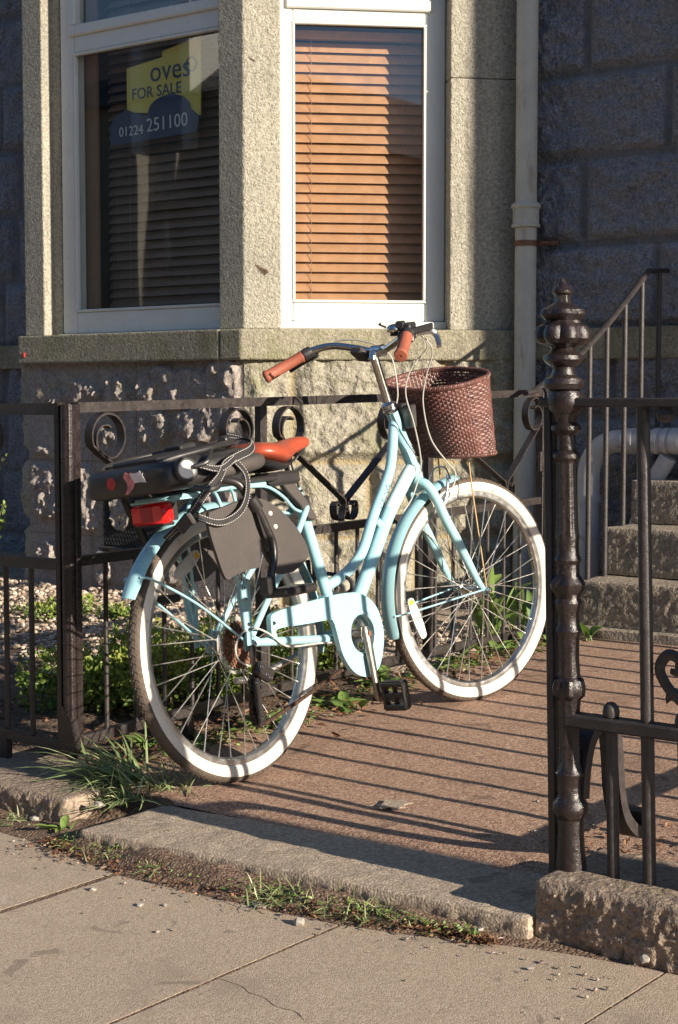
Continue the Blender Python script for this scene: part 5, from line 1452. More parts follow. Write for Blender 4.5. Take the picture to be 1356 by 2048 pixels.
m = FBm(); m.tube([bc + V(-0.018, 0.012, 0.008), bc + V(-0.030, 0.020, 0.014), bc + V(-0.034, 0.022, 0.020)], [0.0035, 0.003, 0.006], 8); m.cyl(bc + V(0, 0, -0.018), bc + V(0, 0, -0.004), 0.012, 12); m.build('bell_thumb', MT['black_plastic'], bl)
m = FBm(); m.obox((-0.345, 0.050, 0.742), ((0.7, 0.1, -0.45), (-0.1, 1, 0.1), (0.5, 0, 1)), (0.026, 0.024, 0.012), 0.006); m.build('lamp_bracket', MT['grey_plastic'], hb)
# cables
def ftube(name, pts, r, mat, n=7):
    m = FBm(); m.tube(spline(pts, n), r, 8); return m.build(name, mat, bike)
def fb_guess(p): return p
ftube('brake_cable', [GRs + V(0.062, 0.012, 0.008), (-0.300, -0.190, 0.745), (-0.315, -0.135, 0.690), (-0.318, -0.105, 0.620), (-0.275, -0.085, 0.530), (-0.235, -0.060, 0.440), (-0.225, -0.045, 0.385), (-0.250, -0.030, 0.310), (-0.28, -0.02, 0.27)], 0.0022, MT['cable'])
ftube('brake_cable', [GRs + V(0.058, 0.0, 0.004), (-0.300, -0.210, 0.735), (-0.285, -0.160, 0.660), (-0.275, -0.130, 0.585), (-0.225, -0.100, 0.480), (-0.150, -0.085, 0.405), (-0.112, -0.075, 0.375), (-0.108, -0.068, 0.345), (-0.120, -0.064, 0.320)], 0.0022, MT['cable'])
ftube('brake_cable', [GLs + V(0.058, -0.005, 0.008), (-0.325, 0.160, 0.790), (-0.295, 0.06, 0.775), (-0.275, 0.0, 0.735), (-0.268, -0.012, 0.680), (-0.262, -0.010, 0.620), (-0.262, 0.0, 0.585)], 0.0022, MT['cable'])
# V brake arms and noodle
for s in (-1, 1):
    m = FBm(); m.tube(spline([(-0.150, s * 0.042, 0.262), (-0.135, s * 0.050, 0.290), (-0.118, s * 0.046, 0.330), (-0.105, s * 0.036, 0.365)], 4), [0.008] * 5 + [0.0055] * 8, 10, sx=0.6)
    m.obox((-0.122, s * 0.032, 0.292), ((0.8, 0, 0.6), (0, 1, 0), (-0.6, 0, 0.8)), (0.028, 0.007, 0.006), 0.003)
    m.build('brake_arm', MT['alloy'], bike)
ftube('brake_noodle', [(-0.108, -0.050, 0.352), (-0.10, -0.020, 0.385), (-0.10, 0.02, 0.385), (-0.105, 0.040, 0.362)], 0.0026, MT['chrome'])

# ------------------------------------------------------------------ wicker basket
TOPC, BOTC = V(-0.095, 0.0, 0.655), V(-0.030, 0.0, 0.425)
def basket_pt(a, t, off=0.0):
    """a angle (0 = forward), t 0 bottom .. 1 rim"""
    ca, sa = math.cos(a), math.sin(a)
    rx = 0.094 + 0.040 * t + off; ry = 0.124 + 0.036 * t + off
    e = 0.78
    x = rx * np.sign(ca) * abs(ca) ** e; y = ry * np.sign(sa) * abs(sa) ** e
    c = BOTC + (TOPC - BOTC) * t
    z = c[2] + t * (0.18 * x + 0.10 * y) + (1 - t) * (0.02 * x + 0.06 * y)
    return V(c[0] + x, c[1] + y, z)
NS = 66; NR = 31
m = FBm()
for k in range(NS):
    a = 2 * math.pi * k / NS
    m.tube([basket_pt(a, t) for t in np.linspace(0, 1, 8)], 0.0026, 5, cap=False)
for r in range(NR):
    t = 0.025 + 0.95 * r / (NR - 1)
    n = NS * 4; vs = []; fs = []
    for k in range(n):
        a = 2 * math.pi * k / n
        off = 0.0022 * math.cos(a * NS / 2 + math.pi * (r % 2)) + 0.0006 * math.sin(k * 1.7 + r)
        p = basket_pt(a, t, off); e = nrm(V(math.cos(a), math.sin(a), 0))
        jz = 0.0008 * math.sin(r * 5.1 + a * 3)
        for b in (0, 1, 2, 3, 4, 5):
            q = 2 * math.pi * b / 6
            vs.append(p + e * 0.0026 * math.cos(q) + V(0, 0, 0.0044 * math.sin(q) + jz))
    for k in range(n):
        k2 = (k + 1) % n
        for b in range(6):
            b2 = (b + 1) % 6
            fs.append((k * 6 + b, k * 6 + b2, k2 * 6 + b2, k2 * 6 + b))
    m.add(vs, fs)
bk = m.build('basket', MT['wicker'], bike, smooth=60, fix=False)
m = FBm()
for t, rr in ((1.0, 0.0062), (0.985, 0.0055), (0.0, 0.0058)):
    n = 160; P = [basket_pt(2 * math.pi * k / n, t, 0.001) for k in range(n + 1)]
    m.tube(P, rr, 8, cap=False)
    for ph in (0, math.pi):
        Q = []
        for k in range(n * 3 + 1):
            a = 2 * math.pi * k / (n * 3); b = a * 60 + ph
            e = V(math.cos(a), math.sin(a), 0)
            Q.append(basket_pt(a, t, 0.001) + e * rr * 0.8 * math.cos(b) + V(0, 0, rr * 0.8 * math.sin(b)))
        m.tube(Q, 0.0028, 5, cap=False)
m.build('basket_rim', MT['wicker'], bk, smooth=60, fix=False)
m = FBm()
ring = [basket_pt(2 * math.pi * k / 48, 0.02, -0.003) for k in range(48)]
cen = sum(ring) / 48
m.add(ring + [cen], [(k, (k + 1) % 48, 48) for k in range(48)])
m.build('basket_floor', MT['wicker'], bk, smooth=0, fix=False)
for s in (-1, 1):
    m = FBm(); m.tube([(-0.045, s * 0.066, 0.435), (-0.035, s * 0.067, 0.30), (-0.004, s * 0.070, 0.0)], 0.0026, 8); m.build('basket_leg', MT['brass'], bk)
m = FBm(); m.box((-0.262, -0.060, 0.515), (-0.236, -0.008, 0.585), 0.004); m.box((-0.262, 0.008, 0.515), (-0.236, 0.060, 0.585), 0.004); m.box((-0.268, -0.03, 0.575), (-0.24, 0.03, 0.590), 0.003); m.build('basket_bracket', MT['black_plastic'], bk)
# ================================================================== CHILD SEAT (folded back on the carrier)
CSM = BM @ Matrix.Translation((-0.1, 0, 0.76))
CO_ = V(-0.1, 0, 0.76)
cs_ = thing('child_seat', 'black plastic child seat tipped back flat on the bicycle carrier', 'child seat', mw=CSM)
def CB(): return MB(fn=lambda v: v - CO_)
def rr_sec(x, w, z0, z1, e=0.55, n=28, lip=0.0):
    out = []
    for k in range(n):
        a = 2 * math.pi * k / n; ca, sa = math.cos(a), math.sin(a)
        yy = w * np.sign(ca) * abs(ca) ** e; zz = (z0 + z1) / 2 + (z1 - z0) / 2 * np.sign(sa) * abs(sa) ** 0.5
        if sa > 0.2: zz -= lip * (1 - (abs(yy) / w) ** 4)
        out.append((x, yy, zz))
    return out
secs = [rr_sec(*a) for a in ((-0.292, 0.120, 0.754, 0.808, 0.22), (-0.288, 0.132, 0.751, 0.816, 0.22), (-0.278, 0.141, 0.750, 0.821, 0.24), (-0.24, 0.160, 0.751, 0.828, 0.3), (-0.19, 0.178, 0.754, 0.835, 0.35), (-0.13, 0.188, 0.758, 0.838, 0.4), (-0.06, 0.186, 0.764, 0.842, 0.4), (-0.01, 0.165, 0.770, 0.844, 0.4), (0.03, 0.125, 0.778, 0.842, 0.45), (0.048, 0.08, 0.785, 0.834, 0.5))]
m = CB(); m.loft(secs); m.build('shell', MT['black_plastic'], cs_, smooth=50)
m = CB(); m.loft([rr_sec(*a) for a in ((-0.19, 0.186, 0.760, 0.785, 0.4), (-0.13, 0.197, 0.763, 0.808, 0.4), (-0.05, 0.201, 0.770, 0.822, 0.4), (0.0, 0.198, 0.776, 0.826, 0.4), (0.015, 0.190, 0.785, 0.818, 0.5))]); m.build('headrest', MT['grey_plastic'], cs_, smooth=50)
# top rim mouldings and slots
m = CB()
m.tube(spline([(-0.27, -0.10, 0.822), (-0.22, -0.125, 0.833), (-0.12, -0.145, 0.846), (-0.04, -0.125, 0.854), (0.01, -0.09, 0.856), (0.03, 0.0, 0.856), (0.01, 0.09, 0.856), (-0.04, 0.125, 0.854), (-0.12, 0.145, 0.846), (-0.22, 0.125, 0.833), (-0.27, 0.10, 0.822)], 6), 0.008, 10)
m.obox((-0.12, 0.0, 0.842), ((1, 0, 0.10), (0, 1, 0), (-0.10, 0, 1)), (0.13, 0.080, 0.008), 0.004); m.obox((-0.12, -0.11, 0.842), ((1, 0, 0.13), (0, 1, 0), (-0.13, 0, 1)), (0.05, 0.012, 0.008), 0.004)
m.obox((-0.03, 0.05, 0.862), ((1, 0, 0.1), (0, 1, 0), (-0.1, 0, 1)), (0.03, 0.030, 0.009), 0.004); m.obox((-0.005, -0.085, 0.866), ((1, 0.3, 0.1), (-0.3, 1, 0), (-0.1, 0, 1)), (0.022, 0.013, 0.010), 0.004)
m.build('rim_moulding', MT['black_plastic'], cs_, smooth=40)
m = CB(); m.lathe([(0.0, 0.006), (0.020, 0.006), (0.0225, 0.003), (0.0225, 0)], (-0.247, -0.1665, 0.798), (-0.40, -1, 0.05), 24); m.build('knob', MT['white_plastic'], cs_)
m = CB(); m.lathe([(0.0225, 0.0), (0.0225, 0.006), (0.027, 0.007), (0.031, 0.004), (0.031, 0.0)], (-0.246, -0.1640, 0.798), (-0.40, -1, 0.05), 24, closed=True); m.build('knob_ring', MT['black_plastic'], cs_)
m = CB(); m.lathe([(0.0, 0.003), (0.014, 0.003), (0.0155, 0.0)], (-0.2905, 0.045, 0.788), (-1, 0, 0.05), 24); m.build('red_disc', MT['red_plastic'], cs_)
m = CB(); m.prism([(-0.452, 0.800), (-0.444, 0.811), (-0.434, 0.806), (-0.424, 0.808), (-0.415, 0.79), (-0.420, 0.772), (-0.44, 0.758), (-0.452, 0.757), (-0.440, 0.773), (-0.443, 0.786)], (-0.2925, -0.452, 0.0), (0, -1, 0), (0, 0, 1), (-1, 0, 0), 0.0012); m.build('sticker', MT['sticker_pink'], cs_, smooth=0)
m = CB(); m.prism([(-0.428, 0.806), (-0.402, 0.806), (-0.392, 0.810), (-0.390, 0.803), (-0.383, 0.804), (-0.385, 0.797), (-0.374, 0.780), (-0.40, 0.783), (-0.415, 0.782)], (-0.2940, -0.452, 0.0), (0, -1, 0), (0, 0, 1), (-1, 0, 0), 0.001); m.build('sticker', MT['sticker'], cs_, smooth=0)
# leg guards
def guard(ol, y, s, bow, mat):
    m = CB(); P = spline([(a, b, 0) for a, b in ol] + [(ol[0][0], ol[0][1], 0)], 3)[:-1]
    m.prism([(p[0], p[1]) for p in P], (0, y, 0), (1, 0, 0), (0, 0, 1), (0, -s, 0), 0.010)
    o = m.build('leg_guard', mat, cs_, smooth=35)
    md = o.modifiers.new('b', 'BEVEL'); md.width = 0.003; md.segments = 2; md.limit_method = 'ANGLE'; md.angle_limit = R(50)
    return o
g1 = [(-0.226, 0.690), (-0.16, 0.701), (-0.105, 0.710), (-0.085, 0.708), (-0.065, 0.64), (-0.052, 0.599), (-0.062, 0.562), (-0.071, 0.541), (-0.105, 0.540), (-0.146, 0.535), (-0.170, 0.530), (-0.186, 0.524), (-0.200, 0.534), (-0.215, 0.580), (-0.232, 0.650)]
g2 = [(-0.072, 0.712), (-0.03, 0.708), (0.007, 0.696), (0.06, 0.662), (0.104, 0.618), (0.130, 0.578), (0.134, 0.556), (0.122, 0.538), (0.10, 0.528), (0.068, 0.515), (0.03, 0.513), (0.008, 0.517), (-0.015, 0.545), (-0.033, 0.575), (-0.058, 0.660)]
a = guard(g1, -0.192, 1, 0, MT['grey_plastic']); b = guard(g2, -0.182, 1, 0, MT['grey_plastic'])
guard(g2, 0.125, 1, 0, MT['grey_plastic'])
fg = [(a_ - 0.132, b_) for a_, b_ in [(0.372, 0.760), (0.384, 0.772), (0.404, 0.773), (0.428, 0.755), (0.470, 0.705), (0.508, 0.655), (0.520, 0.636), (0.504, 0.629), (0.484, 0.634), (0.455, 0.675), (0.41, 0.715)]]
m = CB(); m.prism(fg, (0, -0.012, 0), (1, 0, 0), (0, 0, 1), (0, -1, 0), 0.02); o = m.build('foot_guard', MT['grey_plastic'], cs_, smooth=30)
md = o.modifiers.new('b', 'BEVEL'); md.width = 0.005; md.segments = 3; md.limit_method = 'ANGLE'
# support rods and foot rests
for s in (-1, 1):
    m = CB(); m.tube(spline([(-0.19, s * 0.06, 0.762), (-0.165, s * 0.12, 0.765), (-0.135, s * 0.17, 0.764), (-0.108, s * 0.195, 0.752), (-0.092, s * 0.203, 0.728), (-0.078, s * 0.206, 0.704), (-0.055, s * 0.208, 0.675), (-0.036, s * 0.210, 0.632), (-0.023, s * 0.211, 0.596), (-0.026, s * 0.212, 0.560), (-0.046, s * 0.214, 0.520), (-0.060, s * 0.216, 0.484)], 5), 0.0105, 12); rd = m.build('support_rod', MT['black_metal'], cs_)
    if s < 0:
        m = CB(); m.tube([(-0.080, -0.207, 0.712), (-0.060, -0.209, 0.684)], 0.0165, 14); m.prism([(-0.074, 0.700), (-0.056, 0.700), (-0.020, 0.620), (-0.020, 0.575), (-0.034, 0.575), (-0.050, 0.615)], (0, -0.196, 0), (1, 0, 0), (0, 0, 1), (0, -1, 0), 0.014); m.build('rod_clamp', MT['black_plastic'], cs_)
        for x, z in ((-0.034, 0.668), (-0.021, 0.634)):
            m = CB(); m.lathe([(0.0, 0.004), (0.0055, 0.003), (0.0065, 0)], (x + 0.012, -0.215, z), (0, -1, 0), 10); m.build('bolt', MT['white_plastic'], cs_)
    m = CB(); m.box((-0.066, s * 0.235 - 0.040, 0.462), (0.055, s * 0.235 + 0.040, 0.484), 0.006); m.box((-0.075, s * 0.21 - 0.018, 0.470), (-0.045, s * 0.21 + 0.018, 0.515), 0.005); m.build('foot_rest', MT['black_plastic'], cs_)
m = CB(); m.box((-0.16, -0.055, 0.749), (0.22, 0.055, 0.764), 0.005); m.box((0.20, -0.040, 0.735), (0.33, 0.040, 0.772), 0.008); m.tube([(0.24, 0.035, 0.752), (0.33, 0.030, 0.700)], 0.012, 10); m.box((0.335, -0.026, 0.668), (0.375, 0.026, 0.700), 0.006); m.build('mounting_bracket', MT['black_plastic'], cs_)
# harness webbing with white stitching
def strap(pts, n, w=0.023):
    P = spline(pts, n)
    T = np.gradient(P, axis=0); out = []
    for i in range(len(P)):
        t = nrm(T[i]); nn = nrm(V(0.0, -1, 0.12)); out.append(np.cross(t, nn))
    S = np.array(out)
    m = CB(); m.ribbon(P, S, w, 0.0022); so = m.build('strap', MT['webbing'], cs_, smooth=50)
    L = np.concatenate([[0], np.cumsum(np.linalg.norm(np.diff(P, axis=0), axis=1))])
    m = CB(); s_ = 0.003
    while s_ < L[-1] - 0.006:
        for e in (-1, 1):
            q = [V(*[np.interp(s_ + d, L, P[:, i]) for i in range(3)]) for d in (0, 0.0042)]
            sv = V(*[np.interp(s_, L, S[:, i]) for i in range(3)])
            t = nrm(q[1] - q[0]); nn = nrm(np.cross(t, sv)); nn = nn if nn[1] < 0 else -nn
            m.obox((q[0] + q[1]) / 2 + sv * e * w * 0.38 + nn * 0.0013, (t, sv, nn), (0.0021, 0.0007, 0.0006))
        s_ += 0.0068
    m.build('stitching', MT['stitch'], so, smooth=0)
strap([(-0.002, -0.085, 0.876), (0.012, -0.125, 0.862), (-0.005, -0.172, 0.846), (-0.050, -0.200, 0.828), (-0.105, -0.206, 0.815), (-0.150, -0.206, 0.800), (-0.190, -0.214, 0.768), (-0.232, -0.206, 0.738), (-0.262, -0.190, 0.700), (-0.285, -0.160, 0.668), (-0.296, -0.120, 0.640)], 7)
strap([(-0.222, -0.196, 0.802), (-0.195, -0.207, 0.792), (-0.165, -0.209, 0.792), (-0.130, -0.208, 0.806), (-0.085, -0.200, 0.826)], 6, 0.016)
strap([(-0.118, -0.205, 0.810), (-0.092, -0.214, 0.772), (-0.098, -0.218, 0.728), (-0.125, -0.220, 0.690), (-0.170, -0.219, 0.668), (-0.215, -0.212, 0.664), (-0.262, -0.196, 0.684)], 8, 0.018)
m = CB(); m.tube(spline([(-0.238, -0.182, 0.802), (-0.215, -0.200, 0.808), (-0.20, -0.200, 0.818), (-0.17, -0.182, 0.836)], 5), 0.006, 10); m.build('clip', MT['black_plastic'], cs_)
m = CB(); m.obox((-0.282, -0.172, 0.672), ((-0.7, 0.35, -0.7), (0.6, 0.1, -0.7), (0, -1, 0)), (0.020, 0.017, 0.006), 0.003); m.build('buckle', MT['black_plastic'], cs_)
m = CB(); m.obox((-0.272, -0.186, 0.682), ((-0.7, 0.35, -0.7), (0.6, 0.1, -0.7), (0, -1, 0)), (0.003, 0.016, 0.005), 0.001); m.build('buckle_slider', MT['white_plastic'], cs_)
# keeper loop round the strap
m = CB(); m.tube(spline([(-0.255, -0.190, 0.752), (-0.225, -0.212, 0.744), (-0.195, -0.217, 0.750), (-0.178, -0.208, 0.772)], 5), 0.007, 8, sx=0.4); m.build('strap_keeper', MT['black_plastic'], cs_)
# ================================================================== PLANTS AND SMALL THINGS
rng = np.random.default_rng(11)

def add_leaves(mb, P, D, N, L, W, A, fold=0.25):
    """leaf blades: base P, direction D, face normal N, length L, width W, tint A"""
    P = np.asarray(P, float); D = np.asarray(D, float); N = np.asarray(N, float)
    n = len(P)
    D = D / (np.linalg.norm(D, axis=1)[:, None] + 1e-9)
    S = np.cross(D, N); S /= (np.linalg.norm(S, axis=1)[:, None] + 1e-9)
    N = np.cross(S, D)
    L = np.broadcast_to(L, (n,))[:, None]; W = np.broadcast_to(W, (n,))[:, None]
    v = np.stack([P, P + D * L * 0.38 + S * W * 0.5 + N * W * fold, P + D * L * 0.38 - N * W * 0.05, P + D * L * 0.38 - S * W * 0.5 + N * W * fold,
                  P + D * L * 0.75 + S * W * 0.33 + N * (W * fold * 0.6 - L * 0.06), P + D * L * 0.75 - S * W * 0.33 + N * (W * fold * 0.6 - L * 0.06), P + D * L - N * L * 0.12, P + D * L * 0.75 - N * L * 0.06], 1)
    o = np.arange(n) * 8
    fs = []
    for b in o:
        fs += [(b, b + 1, b + 2), (b, b + 2, b + 3), (b + 1, b + 4, b + 7, b + 2), (b + 2, b + 7, b + 5, b + 3), (b + 4, b + 6, b + 7), (b + 7, b + 6, b + 5)]
    mb.add(v.reshape(-1, 3), fs, np.repeat(np.clip(A, 0.001, 1), 8))

def rand_dir(n, up=0.0):
    d = rng.normal(size=(n, 3)); d[:, 2] += up
    return d / np.linalg.norm(d, axis=1)[:, None]

def bushy(name, label, cat, c, rad, n, group, lsize=0.020, blobs=9, dens=0.62):
    c = V(*c); root = thing(name, label, cat, c, group)
    P = []; D = []
    cen = [V(0, 0, rad[2] * 0.45)]; rs = [V(*rad) * 0.8]
    for k in range(blobs):
        a = rng.uniform(0, 6.28); r = rng.uniform(0.45, 0.85)
        cen.append(V(math.cos(a) * rad[0] * r, math.sin(a) * rad[1] * r, rad[2] * rng.uniform(0.3, 0.95))); rs.append(V(*rad) * rng.uniform(0.28, 0.5))
    stems = MB()
    for k in range(40):
        i = rng.integers(len(cen)); d = rand_dir(1, 0.5)[0]; e = cen[i] + d * rs[i] * rng.uniform(0.7, 1.1)
        e[2] = max(e[2], 0.03)
        b = V(rng.uniform(-0.3, 0.3) * rad[0], rng.uniform(-0.3, 0.3) * rad[1], -0.02)
        stems.tube(spline([b, (b + e) / 2 + V(0, 0, 0.03), e], 4), [0.004] * 3 + [0.003] * 3 + [0.0015] * 3, 5)
    stems.build('stem', MT['stem'], root, fix=False)
    W = np.array([r.prod() ** 0.6 for r in rs]); W /= W.sum()
    idx = rng.choice(len(cen), n, p=W)
    d = rand_dir(n, 0.25); t = rng.uniform(0.45, 1.05, n) ** 0.6
    pos = np.array(cen)[idx] + d * np.array(rs)[idx] * t[:, None]
    keep = pos[:, 2] > 0.0
    # gaps: drop leaves where a coarse noise is low
    q = fbm(pos[:, 0] * 14 + c[0] * 9, pos[:, 1] * 14 + pos[:, 2] * 11, 3, 3)
    keep &= q > (1 - dens) * 0.62
    pos = pos[keep]; d = d[keep]; m = len(pos)
    dirs = d * 0.7 + rand_dir(m, 0.4) * 0.8
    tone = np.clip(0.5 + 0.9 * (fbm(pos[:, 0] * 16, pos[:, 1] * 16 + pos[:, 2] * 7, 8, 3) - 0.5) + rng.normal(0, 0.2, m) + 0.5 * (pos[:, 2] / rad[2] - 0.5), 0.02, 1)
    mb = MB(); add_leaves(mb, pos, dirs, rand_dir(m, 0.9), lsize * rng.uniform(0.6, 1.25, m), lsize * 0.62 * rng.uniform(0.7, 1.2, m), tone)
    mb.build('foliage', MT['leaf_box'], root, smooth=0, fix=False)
    return root
bushy('box_shrub', 'small leafy green shrub left of the corner post, darker, behind the street fence', 'shrub', (-3.62, 3.52, 0.0), (0.20, 0.26, 0.17), 3000, 'low shrubs behind the garden fence')
bushy('box_shrub', 'bright green bushy shrub between the corner post and the rear wheel', 'shrub', (-3.40, 3.62, 0.0), (0.24, 0.28, 0.215), 4600, 'low shrubs behind the garden fence')
bushy('box_shrub', 'green shrub seen through the spokes of the rear wheel', 'shrub', (-3.36, 4.02, 0.02), (0.22, 0.26, 0.20), 3800, 'low shrubs behind the garden fence')
bushy('box_shrub', 'small green shrub behind the chain guard, beyond the fence', 'shrub', (-3.38, 4.42, 0.03), (0.18, 0.22, 0.16), 2000, 'low shrubs behind the garden fence')
bushy('garden_weed', 'low dark green weed growing on the pale gravel under the bay', 'plant', (-4.99, 4.62, 0.05), (0.14, 0.20, 0.07), 900, 'low plants on the gravel', 0.02)
bushy('garden_weed', 'small green sprout on the gravel near the bay wall', 'plant', (-4.72, 4.72, 0.055), (0.08, 0.08, 0.06), 240, 'low plants on the gravel', 0.022)

def broad_plant(name, label, cat, c, n, L, spread, group, mat='leaf_weed', tilt=(0.3, 1.1), width=0.30, rise=0.0):
    c = V(*c); root = thing(name, label, cat, c, group)
    for k in range(n):
        a = rng.uniform(0, 6.28); el = rng.uniform(*tilt); l = L * rng.uniform(0.55, 1.15)
        b = V(rng.uniform(-1, 1) * spread, rng.uniform(-1, 1) * spread, rng.uniform(0, rise) if rise else 0.0)
        d = V(math.cos(a) * math.cos(el), math.sin(a) * math.cos(el), math.sin(el)); s = nrm(np.cross(d, V(0, 0, 1)))
        mb = MB(); m = 7; rows = []
        pet = b + d * l * 0.25
        bend = rng.uniform(0.15, 0.5) * l
        for i in range(m):
            t = i / (m - 1)
            p = pet + d * l * t - V(0, 0, 1) * bend * t * t + s * 0.03 * l * math.sin(4 * t)
            w = l * width * (math.sin(math.pi * (0.06 + 0.92 * t) ** 0.75) ** 0.9) * 0.5
            up = nrm(np.cross(s, d))
            rows.append([p - s * w + up * w * 0.35, p - s * w * 0.5 + up * w * 0.08, p, p + s * w * 0.5 + up * w * 0.08, p + s * w + up * w * 0.35])
        mb.grid(np.array(rows), np.full((m, 5), float(np.clip(rng.normal(0.5, 0.22), 0.01, 1))))
        mb.tube(spline([b - V(0, 0, 0.02), (b + pet) / 2 - V(0, 0, 0.002), pet + d * 0.01], 3), 0.0022, 5)
        mb.attr[-1][:] = 0.45
        mb.build('leaf', MT[mat], root, smooth=60, fix=False)
    return root
broad_plant('dock_plant', 'tall broad leaved green weed behind the front wheel', 'plant', (-3.16, 5.10, 0.06), 16, 0.22, 0.07, 'broad weeds by the fence foot', tilt=(0.7, 1.4), width=0.26, rise=0.12)
broad_plant('dock_plant', 'broad leaved weed at the right rim of the front wheel, by the fence end', 'plant', (-3.10, 5.24, 0.065), 12, 0.17, 0.06, 'broad weeds by the fence foot', tilt=(0.6, 1.4), width=0.28, rise=0.10)
broad_plant('dock_plant', 'leafy weed flat on the path between the wheels, beside the pedal', 'plant', (-2.935, 3.90, 0.022), 14, 0.085, 0.05, 'broad weeds by the fence foot', tilt=(0.05, 0.8), width=0.42)
broad_plant('dock_plant', 'small weed with jagged leaves just behind the rear wheel', 'plant', (-2.98, 3.55, 0.012), 9, 0.085, 0.04, 'broad weeds by the fence foot', tilt=(0.1, 0.8), width=0.40)
broad_plant('dock_plant', 'small leafy weed under the fence rail above the pedal', 'plant', (-3.03, 4.22, 0.04), 13, 0.09, 0.05, 'broad weeds by the fence foot', tilt=(0.2, 1.0), width=0.42)
for i, (x, y, lab) in enumerate(((-3.04, 4.50, 'fresh green weed under the fence at the left rim of the front wheel'), (-3.03, 4.70, 'low green weed under the fence seen through the left spokes of the front wheel'), (-3.02, 4.90, 'low green weed under the fence seen through the lower spokes of the front wheel'), (-3.00, 5.06, 'spreading green weed under the fence right of the front hub'), (-2.96, 5.20, 'green weed at the end of the fence beside the gate post'))):
    broad_plant('dock_plant', lab, 'plant', (x, y, float(pz(y)) - 0.005), 14, 0.075, 0.07, 'broad weeds by the fence foot', tilt=(0.1, 0.9), width=0.45)
broad_plant('dock_plant', 'young weed below the fence left of the rear wheel', 'plant', (-3.10, 3.24, 0.0), 9, 0.075, 0.05, 'broad weeds by the fence foot', tilt=(0.2, 1.0), width=0.45)
broad_plant('dock_plant', 'small sprouting weed at the foot of the rear tyre', 'plant', (-2.99, 3.33, 0.0), 8, 0.06, 0.04, 'broad weeds by the fence foot', tilt=(0.2, 1.0), width=0.45)
broad_plant('ivy_sprig', 'single bright green leaf at the foot of the steps beside the gate post', 'plant', (-2.845, 5.28, 0.08), 4, 0.075, 0.012, None, tilt=(0.3, 1.2), width=0.8)

def tuft(name, label, c, n, L, spread, lean=(0, 0), group='grass tufts along the gutter', w=0.0036):
    c = V(*c); root = tag(thing(name, label, 'grass', c, group))
    mb = MB()
    for k in range(n):
        a = rng.uniform(0, 6.28); el = rng.uniform(0.35, 1.35); l = L * rng.uniform(0.4, 1.1)
        b = V(rng.normal() * spread, rng.normal() * spread, -0.006)
        d = nrm(V(math.cos(a) * math.cos(el) + lean[0], math.sin(a) * math.cos(el) + lean[1], math.sin(el)))
        s = nrm(np.cross(d, V(0, 0, 1)) + rng.normal(size=3) * 0.25)
        rows = []; bend = rng.uniform(0.25, 0.75) * l
        for i in range(6):
            t = i / 5
            p = b + d * l * t - V(0, 0, 1) * bend * t * t
            p[2] = max(p[2], 0.001 + 0.004 * t)
            ww = w * (1 - t ** 2.2) * rng.uniform(0.95, 1.05)
            rows.append([p - s * ww * 0.5, p + V(0, 0, -ww * 0.2), p + s * ww * 0.5])
        mb.grid(np.array(rows), np.full((6, 3), float(np.clip(rng.normal(0.45, 0.28), 0.01, 1))))
    mb.build('blades', MT['grass'], root, smooth=60, fix=False)
    return root
tuft('grass_tuft', 'long drooping grass tuft spilling over the end of the left kerb stone', (-2.875, 2.90, 0.005), 130, 0.27, 0.035, (-0.8, -0.45), w=0.0070)
tuft('grass_tuft', 'long grass clump hanging down the end face of the left kerb stone', (-2.80, 2.82, -0.015), 70, 0.17, 0.03, (0.1, -0.6), w=0.0055)
tuft('grass_tuft', 'short grass growing between the left kerb stone and the rear tyre', (-2.79, 2.96, -0.01), 90, 0.13, 0.04, (0.1, -0.2), w=0.0045)
gt = [(-2.985, 2.635, 26, 0.05, 'tiny grass tuft at the far left of the gutter, under the kerb stone'), (-2.69, 2.60, 60, 0.065, 'grass tuft in the gutter at the left end of the threshold slab'), (-2.56, 2.575, 50, 0.06, 'grass tuft below the threshold slab, second from its left end'), (-2.40, 2.55, 55, 0.07, 'grass tuft below the threshold slab near the wide slab joint'),
      (-2.08, 2.535, 80, 0.075, 'thick grass tuft in the gutter in front of the middle of the threshold slab'), (-1.97, 2.55, 60, 0.07, 'grass tuft just right of the thick tuft in the gutter'), (-1.88, 2.565, 50, 0.075, 'sparse grass tuft right of the middle of the gutter'), (-1.80, 2.575, 26, 0.06, 'thin grass wisp in the right part of the gutter'), (-1.66, 2.59, 12, 0.05, 'few grass blades at the right end of the threshold slab')]
for x, y, n, l, lab in gt:
    tuft('grass_tuft', lab, (x, y, -0.062), int(n * 1.5), l * 1.25, 0.028, (0.0, -0.15), w=0.0034)
broad_plant('gutter_weed', 'small green weed in the gutter under the left kerb stone', 'plant', (-2.83, 2.635, -0.066), 8, 0.05, 0.015, 'small weeds in the gutter', tilt=(0.3, 1.1), width=0.4)
broad_plant('gutter_weed', 'flat leafy weed in the gutter at the corner of the left kerb stone', 'plant', (-2.74, 2.61, -0.066), 10, 0.045, 0.02, 'small weeds in the gutter', tilt=(0.2, 1.1), width=0.45)

